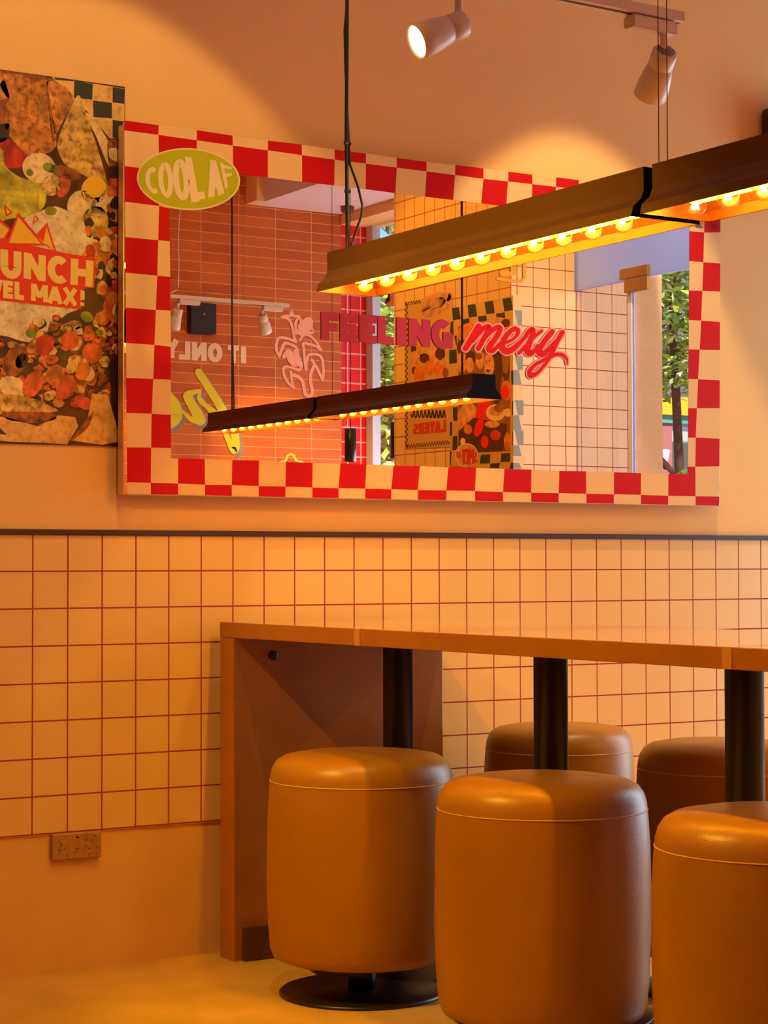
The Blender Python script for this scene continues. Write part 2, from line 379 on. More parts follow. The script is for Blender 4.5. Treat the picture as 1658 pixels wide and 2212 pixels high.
top_i = [(268.6, 358.4), (343.5, 368.5), (424.8, 366), (503.5, 374.5), (578.4, 383.6), (652.2, 392.6), (721.7, 400.4), (789.4, 408.5), (853.6, 417.1), (917.7, 424.6), (978.4, 432), (1038.7, 439), (1092.8, 446), (1147.5, 453), (1198, 459.5), (1247, 465)]
for k in range(6):      # the part of the strip that goes on behind the hanging lamp
    x = 1250+51*(k+1) if k < 5 else 1556; dx = x-1250
    top_o.append((x, 389+dx*.118)); top_m.append((x-1, 409.5+dx*.112)); top_i.append((x-3, 465+dx*.105))
bot_m = [(275, 1041.8), (325.6, 1043), (384.3, 1044.6), (442.7, 1047), (500.5, 1048), (558.5, 1050), (616.2, 1051), (674.3, 1053.2), (731, 1054.5), (788.5, 1055.5), (844.7, 1056.9), (902, 1058.5), (963.4, 1059.5), (1025.5, 1060.8), (1085.9, 1062.8), (1146.6, 1064.5), (1206, 1065.3), (1266, 1066.7), (1325, 1067.8), (1383.7, 1069), (1442.5, 1071), (1501.7, 1071.9), (1553, 1072.7)]
bot_o = [(275, 1066.5)] + [(x, 1066.5+(x-275)*.0204) for x, _ in bot_m[1:]]
bot_i = [(274, 966.5), (326.4, 966.8), (384.6, 990.6), (442, 991.5), (501.5, 993.8), (559, 995), (617.6, 998), (675, 1000), (735, 1001.5), (791, 1003.5), (849.7, 1005.5), (906.7, 1007), (968, 1009.5), (1028, 1011), (1089, 1012.8), (1147.2, 1014.5), (1207.3, 1017), (1265, 1018), (1325.7, 1020), (1384, 1022), (1443, 1023.6), (1501, 1008.3), (1552.5, 1008)]
LYo = [281.5, 358.4, 435.7, 511.9, 589, 664.6, 740.9, 816.2, 891.7, 966.5, 1041.8]
LYm = [291.4, 368.5, 445, 519, 595.5, 669.5, 745, 818.5, 894, 967, 1043]
LXm = [342.2, 343.5, 343.5, 341.6, 339.5, 336.4, 333.6, 330.8, 327.4, 326.4, 325.6]
LYi = [300, 371, 450, 521, 598, 671, 749, 820.5, 896, 968, 990]
LXi = [365, 365, 365.3, 366.4, 367.5, 368.4, 368.6, 368.6, 368.6, 369, 369.6]
def lxo(y): return 268.2+(y-260)/806*6.8
RYo = [437, 502, 569, 630, 695.5, 756.4, 821.6, 881.8, 947.7, 1007.3, 1072.7]
RXm = [1521.5, 1520.2, 1518.5, 1516.2, 1513.8, 1510.5, 1507.1, 1504.4, 1502.1, 1501.1, 1501.7]
RYm = [436, 502, 566.4, 628.2, 692.8, 755.4, 819.3, 881.8, 945.4, 1008.3, 1071.9]
RYi = [434, 499.4, 564, 627.6, 691, 754.7, 818.3, 881.8, 945.4, 1008, 1024.5]
def rxo(y): return 1555.5-(y-430)/663*2.5
def rxi(y): return 1489-(y-430)/600*4
quads = []
for i in range(len(top_o)-1):
    quads.append(((top_o[i], top_o[i+1], top_m[i+1], top_m[i]), i % 2))
    if i > 0: quads.append(((top_m[i], top_m[i+1], top_i[i+1], top_i[i]), (i+1) % 2))
for i in range(10):
    quads.append((((lxo(LYo[i]), LYo[i]), (LXm[i], LYm[i]), (LXm[i+1], LYm[i+1]), (lxo(LYo[i+1]), LYo[i+1])), (i+1) % 2))
    if 0 < i < 9: quads.append((((LXm[i], LYm[i]), (LXi[i], LYi[i]), (LXi[i+1], LYi[i+1]), (LXm[i+1], LYm[i+1])), i % 2))
quads.append((((342.2, 368), (424.8, 366), (365, 376), (343.5, 371)), 0))
# lower strip: thin outer row, deeper inner row
for i in range(len(bot_m)-1):
    quads.append(((bot_m[i], bot_m[i+1], bot_o[i+1], bot_o[i]), (i+1) % 2))
    if 2 <= i <= 19: quads.append(((bot_i[i], bot_i[i+1], bot_m[i+1], bot_m[i]), i % 2))
quads.append((((326.4, 967), (369, 968), (369.6, 990.4), (384.6, 990.6), (384.3, 1044.6), (325.6, 1043)), 1))
quads.append((((1443, 1023.8), (1501, 1024.6), (1501.7, 1071.9), (1442.5, 1071)), 0))
quads.append((((1485, 1008), (1501.1, 1008.3), (1501.1, 1025), (1485, 1025)), 0))
for i in range(10):
    quads.append((((RXm[i], RYm[i]), (rxo(RYo[i]), RYo[i]), (rxo(RYo[i+1]), RYo[i+1]), (RXm[i+1], RYm[i+1])), 0 if i % 2 == 0 else 1))
    if i < 9: quads.append((((rxi(RYi[i]), RYi[i]), (RXm[i], RYm[i]), (RXm[i+1], RYm[i+1]), (rxi(RYi[i+1]), RYi[i+1])), 1 if i % 2 == 0 else 0))
bm = bmesh.new()
for q, c in quads: poly(bm, [FM(x, y, 1) for x, y in q], c)
part('checkered_border', bm, [CHECK_RED, CHECK_CREAM], mir, label='red and cream chequered vinyl border')
# oval sticker
OV = mat('lime_vinyl', (.52, .50, .002), .6, spec=.2); OVW = mat('pale_vinyl', (.88, .66, .38), .4)
bm = bmesh.new(); ell(bm, 407, 387, 111.5, 67, FM, 0, 4, 48, .045)
st = part('oval_sticker', bm, OVW, mir, label='lime green oval sticker with wavy lettering')
bm = bmesh.new(); ell(bm, 407, 387, 108, 63.5, FM, 0, 6, 48, .045)
part('sticker_face', bm, OV, st)
_s = 2.9607
def q1(*p): return [(x/_s, 140+y/_s) for x, y in p]
def part_of(name, bm, m, parent, smooth=False, label=None): return part(name, bm, m, parent, smooth, label)
bm = bmesh.new()
for ch, q in (('C', q1((922, 664), (1004, 634), (1020, 850), (934, 806))), ('O', q1((1000, 618), (1100, 600), (1112, 880), (1020, 850))), ('O', q1((1095, 588), (1195, 582), (1222, 890), (1120, 878))),
              ('L', q1((1188, 588), (1262, 600), (1320, 868), (1232, 880))), ('A', q1((1322, 600), (1400, 612), (1428, 825), (1338, 850))), ('F', q1((1400, 622), (1478, 650), (1500, 740), (1436, 800)))):
    glyph(bm, ch, q, FM, 0, 9, .13 if ch == 'O' else .17)
part('sticker_letters', bm, OVW, st, label='pale rounded capitals')
# FEELING
FE = mat('crimson_vinyl', (.46, .02, .075), .45)
def FMg(x, y, lay=0): return D(x, y, 1, MY-.0022-lay*.00012)
bm = bmesh.new()
for ch, x0, x1, yt0, yt1, yb0, yb1 in (('F', 695, 731.5, 673, 676, 734, 736), ('E', 735.5, 772, 676, 680, 736.5, 739), ('E', 777, 813, 679.5, 682.5, 738.5, 742), ('L', 817, 852, 682, 684, 741.5, 745),
                                       ('I', 856.5, 877, 684.5, 687, 744.5, 748), ('N', 883, 929, 687, 691, 747, 750), ('G', 932, 976, 689, 692, 751, 756)):
    glyph(bm, ch, ((x0, yt0), (x1, yt1), (x1, yb1), (x0, yb0)), FMg, 0, 0, .29 if ch not in 'G' else .27)
part('red_lettering', bm, FE, mir, label='crimson capitals reading FEELING')
# mexy
def q3(p): return [(960+x/5.527, 660+y/5.527) for x, y in p]
strokes = [([(405, 245), (330, 375), (250, 512)], 60), ([(330, 420), (430, 300), (505, 250), (530, 275), (470, 390), (402, 512)], 52),
  ([(450, 420), (560, 300), (640, 255), (662, 290), (600, 400), (530, 500), (560, 545), (620, 500), (690, 420)], [40, 48, 50, 52, 56, 60, 50, 40, 30]),
  ([(740, 440), (830, 390), (880, 310), (840, 275), (770, 320), (705, 410), (690, 500), (740, 545), (810, 520), (890, 450), (960, 375)], [30, 30, 40, 44, 50, 60, 66, 70, 60, 46, 36]),
  ([(950, 390), (1000, 315), (1045, 285), (1055, 330), (1010, 450), (985, 540), (1020, 575), (1080, 530), (1110, 480)], [36, 44, 52, 56, 60, 60, 52, 44, 36]),
  ([(1160, 300), (1070, 375), (970, 480), (885, 568)], [28, 32, 36, 36]),
  ([(1285, 310), (1210, 400), (1150, 490), (1130, 560), (1175, 580), (1250, 510), (1320, 430)], [52, 54, 56, 60, 56, 46, 36]),
  ([(1405, 320), (1340, 430), (1280, 560), (1200, 640), (1090, 700), (1015, 780), (1030, 840), (1110, 800), (1200, 700), (1270, 610), (1340, 580), (1410, 590), (1455, 630), (1465, 700)], [50, 50, 44, 34, 36, 44, 46, 36, 34, 36, 38, 36, 28, 12])]
PINK = mat('pink_vinyl', (.96, .42, .42), .45); SCAR = mat('scarlet_vinyl', (.80, .004, .003), .5, spec=.2)
bm = bmesh.new()
for i, (p, w_) in enumerate(strokes): brush(bm, q3(p), [v*1.14/5.527 for v in (w_ if isinstance(w_, list) else [w_]*len(p))], FMg, 0, 6, i*.5, grow=3.3)
sh = part('script_outline', bm, PINK, mir, label='pink outline of the script word mexy')
bm = bmesh.new()
for i, (p, w_) in enumerate(strokes): brush(bm, q3(p), [v*1.14/5.527 for v in (w_ if isinstance(w_, list) else [w_]*len(p))], FMg, 0, 6, 7+i*.5)
part('script_lettering', bm, SCAR, sh, label='scarlet script lettering reading mexy')
# pink palm drawing
ROSE = mat('rose_vinyl', (.95, .48, .62), .5)
def q4(p): return [(580+x/9.22, 640+y/9.22) for x, y in p]
palm = [([(270, 415), (350, 395), (430, 388), (450, 285), (490, 385), (600, 400)], 44),
 ([(270, 420), (380, 450), (440, 520), (480, 660), (510, 830), (545, 905)], 40), ([(545, 905), (400, 850), (240, 822), (180, 860), (152, 980), (165, 1100), (215, 1190)], 42),
 ([(215, 1190), (250, 1090), (310, 950), (370, 935), (500, 985), (560, 1050), (590, 1200), (650, 1350), (640, 1430), (600, 1470)], 44),
 ([(600, 1470), (480, 1430), (350, 1400), (292, 1460), (320, 1600), (400, 1740), (505, 1825)], 42), ([(505, 1825), (465, 1700), (440, 1500)], 38),
 ([(450, 1560), (600, 1610), (680, 1720), (740, 1965), (870, 1940), (835, 1700), (845, 1530), (910, 1370)], 52), ([(865, 1275), (960, 1430), (1072, 1670)], 40),
 ([(1072, 1670), (1092, 1500), (1062, 1250), (980, 1165), (820, 1160), (770, 1240), (742, 1460)], 42), ([(742, 1460), (720, 1300), (700, 1050), (692, 940), (830, 960), (950, 1000), (1040, 1072)], 40),
 ([(1040, 1072), (960, 930), (850, 810), (740, 765), (670, 800), (618, 880)], 36), ([(545, 740), (540, 520), (610, 430), (640, 520), (580, 740)], 40),
 ([(620, 600), (700, 510), (790, 455), (840, 500), (830, 620), (865, 705), (740, 720), (650, 750), (615, 690), (680, 600), (770, 560), (720, 660)], 66),
 ([(310, 1200), (370, 1110), (430, 1110), (480, 1180), (560, 1310), (545, 1370), (460, 1330), (400, 1230)], 64), ([(510, 1080), (560, 1200), (620, 1380)], 36)]
bm = bmesh.new()
for i, (p, w_) in enumerate(palm): brush(bm, q4(p), w_*1.28/9.22, FMg, 0, 6, i*.4)
for c_ in ([(620, 560), (700, 500), (790, 450), (845, 520), (820, 650), (760, 700), (650, 740), (605, 680)], [(330, 1200), (380, 1110), (440, 1120), (500, 1220), (560, 1320), (520, 1375), (440, 1320), (390, 1240)]):
    shape(bm, q4(c_), FMg, 0, 8)
part('flower_drawing', bm, ROSE, mir, label='rose pink line drawing of a drooping flower')
# amber bracket decal, mostly behind the lamp
AMB = mat('amber_vinyl', (.90, .42, .02), .4)
bm = bmesh.new(); brush(bm, [(1075, 602), (1100, 606.5), (1127, 606.5), (1132.5, 600), (1132, 560)], 7, FMg, 0, 0, 0); brush(bm, [(1085, 590), (1108, 591), (1108, 560)], 14, FMg, 0, 0, 1)
part('amber_decal', bm, AMB, mir, label='amber bracket shaped decal')

# ------------------------------------------------------------------ food poster on the back wall
def FP(x, y, lay=0): return D(x, y, 1, -.003-lay*.00015)
POST_SHAPES = []
food_cols = {'base': (.10, .02, .004), 'chip': (.70, .25, .04), 'chipd': (.42, .11, .015), 'chipl': (.88, .48, .13), 'cream': (.92, .66, .38), 'white': (.92, .72, .52), 'guac': (.66, .55, .04), 'green': (.30, .34, .02),
             'red': (.62, .03, .008), 'redl': (.80, .12, .03), 'orange': (.82, .22, .03), 'dark': (.05, .012, .006), 'banner': (.84, .02, .008), 'gold': (.93, .52, .03), 'letter': (.94, .66, .20), 'ink': (.03, .035, .03), 'pale': (.88, .52, .16)}
FK = list(food_cols)
FMATS = [mat('print_'+k, food_cols[k], .5, var=(0 if k in ('banner', 'gold', 'letter', 'ink') else .25 if k in ('pale', 'white', 'cream') else .6), scale=26 if k[:4] != 'chip' else 34) for k in FK]
for _m, _k in zip(FMATS, FK):
    if _k[:4] == 'chip' or _k in ('cream', 'white', 'guac', 'pale', 'red', 'redl', 'orange'):
        nt = _m.node_tree; b_ = nt.nodes['Principled BSDF']; src = b_.inputs['Base Color'].links[0].from_socket
        v = nt.nodes.new('ShaderNodeTexNoise'); v.inputs['Scale'].default_value = 75; v.inputs['Detail'].default_value = 4
        tc_ = [n_ for n_ in nt.nodes if n_.type == 'TEX_COORD'][0]; nt.links.new(tc_.outputs['Object'], v.inputs['Vector'])
        r_ = nt.nodes.new('ShaderNodeValToRGB'); lo = .5 if _k[:4] == 'chip' else .84
        r_.color_ramp.elements[0].position = .36; r_.color_ramp.elements[0].color = (lo, lo*.8, lo*.6, 1); r_.color_ramp.elements[1].position = .5; r_.color_ramp.elements[1].color = (1, 1, 1, 1)
        nt.links.new(v.outputs['Fac'], r_.inputs['Fac'])
        mx_ = nt.nodes.new('ShaderNodeMix'); mx_.data_type = 'RGBA'; mx_.blend_type = 'MULTIPLY'; mx_.inputs[0].default_value = 1
        nt.links.new(src, mx_.inputs[6]); nt.links.new(r_.outputs['Color'], mx_.inputs[7]); nt.links.new(mx_.outputs[2], b_.inputs['Base Color'])
pos = thing('food_poster', 'large poster photo of nachos with red lettering, left of the mirror', 'poster', (-.2, -.002, 1.56))
bm = bmesh.new()
def S(k, pts, lay):
    if k not in ('banner', 'ink', 'gold', 'pale', 'base') and len(pts) > 3:     # soft food shapes: rounded outline
        n_ = len(pts); q = []
        for i_ in range(n_):
            p0, p1, p2, p3 = pts[i_-1], pts[i_], pts[(i_+1) % n_], pts[(i_+2) % n_]
            for t_ in (0, .25, .5, .75):
                q.append(tuple(.5*(2*p1[a_]+(p2[a_]-p0[a_])*t_*.8+(-2.2*p1[a_]-2.2*p1[a_]+1.6*p0[a_]*1.0-.8*p3[a_]+3.6*p2[a_])*0 + (2*(p2[a_]-p1[a_])*(3*t_*t_-2*t_**3)) - (p2[a_]-p0[a_])*.8*(2*t_*t_-t_**3)*1 + (p3[a_]-p1[a_])*.8*(t_**3-t_*t_)) for a_ in (0, 1)))
        pts = [(min(x_, 268.0), y_) for x_, y_ in q]
    shape(bm, pts, FP, FK.index(k), lay)
def c1(*p): return [(x/_s, 140+y/_s) for x, y in p]
def c2(*p): return [(x/_s, 600+y/_s) for x, y in p]
edge = [(-420, 92), (269, 190), (265.5, 964), (-420, 949)]
box(bm, (-.62, -.0028, 1.156), (.219, -.0004, 1.972), FK.index('base'))
S('base', [(-300, 106), (269, 190), (265.5, 964), (-300, 952)], .5)
S('pale', c1((330, 78), (797, 152), (795, 470), (700, 470), (560, 300), (470, 225), (400, 150)), 1)
for q in (((475, 100), (593, 122), (590, 222), (472, 212)), ((595, 228), (715, 243), (715, 343), (597, 333)), ((720, 142), (797, 155), (795, 250), (720, 240)), ((720, 352), (790, 362), (780, 470), (720, 466)), ((350, 83), (470, 98), (470, 105), (350, 95))): S('ink', c1(*q), 2)
S('cream', c1((540, 300), (600, 340), (690, 480), (760, 560), (760, 700), (690, 640), (620, 470), (560, 350)), 2.5)
S('chipd', c1((-400, 20), (0, 35), (330, 90), (470, 220), (440, 320), (250, 420), (-400, 500)), 2.6)
for col, pts in (('chip', ((-300, 60), (120, 60), (190, 120), (60, 205), (-300, 300))), ('chip', ((40, 300), (70, 200), (290, 90), (310, 200), (360, 520), (180, 580), (40, 420))), ('chip', ((300, 105), (420, 140), (470, 220), (430, 300), (350, 450), (320, 250))),
                 ('chipl', ((495, 195), (550, 310), (680, 720), (690, 830), (560, 720), (420, 640), (365, 520), (400, 400))), ('dark', ((0, 380), (60, 380), (50, 470), (-40, 500), (-300, 420))), ('red', ((-20, 500), (50, 470), (190, 590), (120, 660), (0, 640))),
                 ('dark', ((30, 100), (60, 205), (45, 210), (0, 130))), ('dark', ((295, 110), (330, 300), (352, 520), (338, 510), (315, 330)))): S(col, c1(*pts), 3)
S('chipd', c1((690, 480), (790, 560), (790, 1100), (740, 900), (700, 700)), 3.1)
S('dark', c1((600, 960), (790, 900), (790, 1658), (640, 1500), (560, 1200)), 3.1)
S('guac', c1((-300, 520), (0, 530), (30, 640), (130, 720), (285, 770), (285, 900), (200, 970), (60, 985), (-300, 1050)), 4)
for x, y, rx, ry, c in ((250, 660, 108, 96, 'cream'), (100, 600, 50, 40, 'red'), (330, 770, 60, 70, 'chipl'), (420, 690, 100, 40, 'chipd'), (405, 770, 45, 80, 'redl'), (520, 900, 90, 100, 'cream'), (600, 1020, 90, 120, 'chipl'), (650, 1200, 60, 120, 'orange'),
                       (320, 660, 50, 30, 'green'), (190, 690, 25, 22, 'green'), (60, 740, 60, 50, 'guac'), (200, 830, 70, 50, 'guac'), (640, 880, 70, 90, 'cream'), (600, 800, 80, 90, 'gold')): ell(bm, x/_s, 140+y/_s, rx/_s, ry/_s, FP, FK.index(c), 4.4, 22, .3)
S('white', c1((140, 1000), (250, 940), (350, 905), (440, 940), (560, 1030), (610, 1160), (620, 1300), (560, 1400), (100, 1400), (60, 1200)), 5)
ell(bm, 325/_s, 140+935/_s, 40/_s, 30/_s, FP, FK.index('green'), 5.2, 9)
S('white', c2((-300, 110), (0, 110), (500, 180), (430, 230), (380, 270), (300, 350), (210, 410), (120, 400), (20, 370), (-300, 330)), 5)
rnd = random.Random(3)
for i in range(260):       # diced salsa and crumbs
    x = rnd.uniform(-250, 790); y = rnd.uniform(250, 800)
    if x < 210 and y < 420: continue
    if x < 0 and y > 700: continue
    c = rnd.choice(['red', 'redl', 'redl', 'orange', 'orange', 'chipl', 'chipd', 'red', 'cream', 'dark']); s_ = rnd.uniform(20, 50); an = rnd.uniform(0, 3)
    pts = [(x+s_*rnd.uniform(.7, 1.2)*math.cos(an+k*1.257), y+s_*rnd.uniform(.6, 1.1)*math.sin(an+k*1.257)) for k in range(5)]
    cx_ = sum(q[0] for q in pts)/5; cy_ = sum(q[1] for q in pts)/5
    def sc(k, dx=0, dy=0): return [(min(cx_+(a_-cx_)*k+dx, 784), cy_+(b_-cy_)*k+dy) for a_, b_ in pts]
    S('dark' if i % 3 else 'chipd', c2(*sc(1.18, 4, 8)), 5.25+i*.012); S(c, c2(*sc(1)), 5.253+i*.012)
    if c in ('redl', 'red', 'orange'): S('orange' if c != 'orange' else 'chipl', c2(*sc(.55, -5, -7)), 5.256+i*.012)
    if i % 4 == 0: S('cream', c2(*sc(.14, -8, -10)), 5.259+i*.012)
for i in range(150):        # crumbs beside the lettering and on the chips
    x = rnd.uniform(540, 780); y = rnd.uniform(560, 1640)
    c = rnd.choice(['red', 'chipl', 'orange', 'dark', 'cream', 'chipd', 'redl']); s_ = rnd.uniform(18, 48)
    if x < 690 and y < 1000 or x < 640 and 1360 < y < 1600: continue
    S(c, c1(*[(min(x+s_*rnd.uniform(.6, 1.2)*math.cos(k*1.257), 786), y+s_*1.4*rnd.uniform(.6, 1.1)*math.sin(k*1.257)) for k in range(5)]), 5.3+i*.012)
for c, x, y, rx, ry in (('chipd', 100, 530, 75, 110), ('dark', 140, 530, 40, 55), ('red', 285, 430, 62, 70), ('redl', 450, 400, 60, 60), ('chipl', 460, 570, 35, 50), ('orange', 530, 600, 45, 60), ('redl', 590, 480, 70, 60), ('cream', 80, 700, 95, 70), ('redl', 210, 680, 60, 95), ('orange', 350, 620, 60, 70),
                        ('redl', 420, 700, 55, 90), ('redl', 540, 800, 75, 40), ('green', 200, 355, 38, 30), ('green', 555, 250, 44, 34), ('green', 640, 350, 24, 18)): ell(bm, x/_s, 600+y/_s, rx/_s, ry/_s, FP, FK.index(c), 8.6, 9, .5)
S('chipl', c2((-300, 740), (0, 740), (170, 760), (300, 810), (340, 860), (-300, 870)), 9)
S('chipd', c2((20, 860), (300, 860), (360, 900), (240, 930), (60, 910)), 9.1)
S('pale', c2((-300, 870), (40, 890), (240, 950), (370, 880), (480, 890), (500, 950), (430, 1066), (290, 1056), (90, 1050), (0, 960), (-300, 930)), 9.1)
S('pale', c2((590, 740), (690, 750), (755, 980), (760, 1050), (650, 1068), (450, 1040), (560, 900)), 9.1)
S('chipd', c2((600, 850), (560, 960), (460, 1040), (480, 1000)), 9.2); S('dark', c2((690, 560), (785, 560), (785, 1040), (765, 1040), (740, 900)), 8.7)
S('ink', c2((-300, 960), (0, 950), (85, 1000), (85, 1048), (-300, 1040)), 9.0); S('pale', c2((0, 1000), (85, 1008), (85, 1050), (0, 1042)), 9.3)
# banner, icon
S('banner', c1((-300, 1090), (0, 1115), (120, 1140), (340, 1185), (420, 1205), (610, 1235), (604, 1425), (534, 1432), (518, 1562), (300, 1540), (0, 1505), (-300, 1470)), 10)
S('banner', c1((118, 945), (290, 1155), (30, 1150)), 9.8); S('gold', c1((118, 975), (262, 1143), (56, 1140)), 10.6)
S('banner', c1((302, 1008), (362, 1200), (225, 1095)), 9.7); S('gold', c1((298, 1035), (346, 1188), (240, 1100), (275, 1140)), 10.5)
S('banner', c1((-60, 930), (70, 1048), (30, 1140), (-60, 1120)), 9.6); S('gold', c1((-60, 960), (58, 1055), (20, 1110), (-60, 1110)), 10.4)
for q in (((28, 892), (82, 945), (38, 968)), ((222, 960), (250, 985), (208, 1022))): S('banner', c1(*q), 10)
S('gold', c1((38, 912), (66, 943), (45, 955)), 10.6); S('gold', c1((224, 972), (238, 986), (216, 1006)), 10.6)
part('printed_photo', bm, FMATS, pos, label='photo print of nachos with salsa and cream')
bm = bmesh.new()
for ch, q in (('R', c1((-130, 1150), (-5, 1170), (-5, 1350), (-130, 1330))), ('C', c1((-270, 1130), (-145, 1150), (-145, 1330), (-270, 1310))), ('U', c1((5, 1178), (134, 1196), (134, 1376), (5, 1352))), ('N', c1((150, 1198), (296, 1222), (294, 1386), (148, 1365))), ('C', c1((303, 1215), (440, 1236), (440, 1404), (303, 1388))), ('H', c1((450, 1236), (602, 1255), (594, 1422), (446, 1404)))):
    glyph(bm, ch, q, FP, 0, 12, .29)
for ch, q in (('V', c1((-70, 1370), (18, 1376), (18, 1490), (-70, 1480))), ('E', c1((24, 1378), (84, 1386), (84, 1498), (24, 1490))), ('L', c1((96, 1386), (156, 1394), (156, 1506), (96, 1498))), ('M', c1((200, 1398), (305, 1412), (305, 1520), (200, 1508))), ('A', c1((302, 1412), (400, 1424), (400, 1532), (302, 1522))), ('X', c1((398, 1422), (498, 1436), (498, 1540), (398, 1530))), ('!', c1((510, 1440), (546, 1446), (542, 1545), (508, 1542)))):
    glyph(bm, ch, q, FP, 0, 12, .28)
part('poster_letters', bm, FMATS[FK.index('letter')], pos, label='cream block capitals on the red banner')

# ------------------------------------------------------------------ speckled cover plate low on the wall
bm = bmesh.new(); box(bm, (.044, -.016, .243), (.160, -.002, .301), 0, .003)
rp = random.Random(9)
pl = thing('speckled_wall_plate', 'small speckled brown plate fixed low on the wall below the tiles', 'plate', (.10, 0, .24))
part('plate', bm, mat('brown_terrazzo', (.46, .22, .07), .4, var=.2, scale=60), pl)
bm = bmesh.new()
for i in range(34):
    x = rp.uniform(.052, .152); z = rp.uniform(.25, .294); r_ = rp.uniform(.0012, .003)
    poly(bm, [(x+r_*math.cos(k*1.05)*rp.uniform(.6, 1.2), -.0163, z+r_*math.sin(k*1.05)) for k in range(6)])
part('speckles', bm, mat('dark_chips', (.20, .06, .02), .5), pl)

# ------------------------------------------------------------------ high table
TX0, TX1, TY0, TY1 = .435, 1.0, -.05, -2.52
tb = thing('communal_table', 'long orange laminate table on black posts, its end panel against the tiled wall', 'table', (.72, -1.2, 0))
bm = bmesh.new()
for y0, y1 in ((TY0, -.664), (-.667, -1.757), (-1.76, TY1)):
    box(bm, (TX0, y1, .725), (TX1, y0, .76), 0, .0015)
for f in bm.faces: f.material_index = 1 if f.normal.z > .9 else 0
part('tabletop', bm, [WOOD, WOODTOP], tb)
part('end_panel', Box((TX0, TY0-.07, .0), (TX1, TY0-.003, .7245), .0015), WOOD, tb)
part('plinth', Box((TX0+.02, TY0-.085, .001), (TX1-.02, TY0-.0705, .075)), mat('dark_plinth', (.10, .03, .012), .5), tb, label='dark kick plate')
JO = mat('light_joint', (.56, .24, .05), .45)
for x, y in ((.4345, -.655), (.4345, -1.757)):
    part('joint_strip', Box((x-.0006, y-.012, .7255), (x+.002, y+.010, .7595)), JO, tb, label='lighter joint strip on the table edge')
g = D(590, 1416, 1, TY0-.07); part('grommet', lathe(bmesh.new(), [(0, 0), (.011, 0), (.011, .004), (.007, .005), (0, .004)], (g.x, TY0-.07, g.z), (0, -1, 0), 20), BLACKPLASTIC, tb, True)
for px_, nm in ((860, 1), (1189, 2), (1607, 3)):
    y = D(px_, 1500, 0, .72).y
    b2 = lathe(bmesh.new(), [(.20, 0), (.20, .006), (.195, .009), (.05, .012), (.034, .02), (.034, .712), (.09, .715), (.09, .7245)], (.72, y, 0), (0, 0, 1), 40)
    part('post', b2, BLACK, tb, True)

# ------------------------------------------------------------------ drum stools
def make_stool(label, x, y, R_, H, rot=0):
    s = thing('drum_stool', label, 'stool', (x, y, 0), 'ochre drum stools along the table')
    n = 96; zs = H-.058
    prof = [(.02, .074), (R_*.86, .074), (R_*.94, .080), (R_*.975, .096), (R_*.995, .14), (R_*1.012, .22), (R_*1.012, .30), (R_*1.006, H-.12), (R_*.992, H-.075), (R_*.984, zs)]
    bm = lathe(bmesh.new(), prof, (x, y, 0), (0, 0, 1), n, cap=False)
    for v in bm.verts:
        a = math.atan2(v.co.y-y, v.co.x-x); w_ = min(1, max(0, (zs-v.co.z)/.08)); k = 1+w_*(.005*math.sin(3*a+rot)*math.sin(v.co.z*9)+.003*math.sin(7*a+rot*2+v.co.z*6))
        if math.hypot(v.co.y-y, v.co.x-x) > R_*.8: v.co.x = x+(v.co.x-x)*k; v.co.y = y+(v.co.y-y)*k
    part('drum', bm, LEATHER, s, True)
    prof = [(R_*.984, zs), (R_*.978, H-.045), (R_*.955, H-.030), (R_*.91, H-.017), (R_*.83, H-.008), (R_*.66, H-.002), (R_*.4, H), (0, H)]
    bm = lathe(bmesh.new(), prof, (x, y, 0), (0, 0, 1), n, cap=False)
    part('seat_pad', bm, LEATHER, s, True)
    ring = [(x+R_*.9835*math.cos(t*math.pi/48), y+R_*.9835*math.sin(t*math.pi/48), zs) for t in range(97)]
    part('seam', tube(bmesh.new(), ring, .0014, 6), SEAM, s, True)
    part('stem', lathe(bmesh.new(), [(.03, .008), (.03, .075)], (x, y, 0), (0, 0, 1), 32), BLACK, s, True)
    part('base_disc', lathe(bmesh.new(), [(.172, 0), (.172, .004), (.168, .008), (.04, .0105), (0, .0105)], (x, y, 0), (0, 0, 1), 72), BLACK, s, True)
    return s
make_stool('ochre drum stool nearest the wall on the near side of the table', .512, -.545, .194, .500, .3)
make_stool('ochre drum stool in the middle of the near row, whole drum in view', .520, -1.163, .194, .504, 1.7)
make_stool('ochre drum stool at the right edge of the photo, front row', .530, -1.765, .194, .504, 3.1)
p = D(1207, 1700, 1, -.33); make_stool('ochre drum stool behind the middle black post, by the tiled wall', p.x, p.y, .176, .512, 4.0)
p = D(1556, 1700, 1, -.93); make_stool('ochre drum stool behind the right black post, far side of the table', p.x, p.y, .176, .520, 5.2)

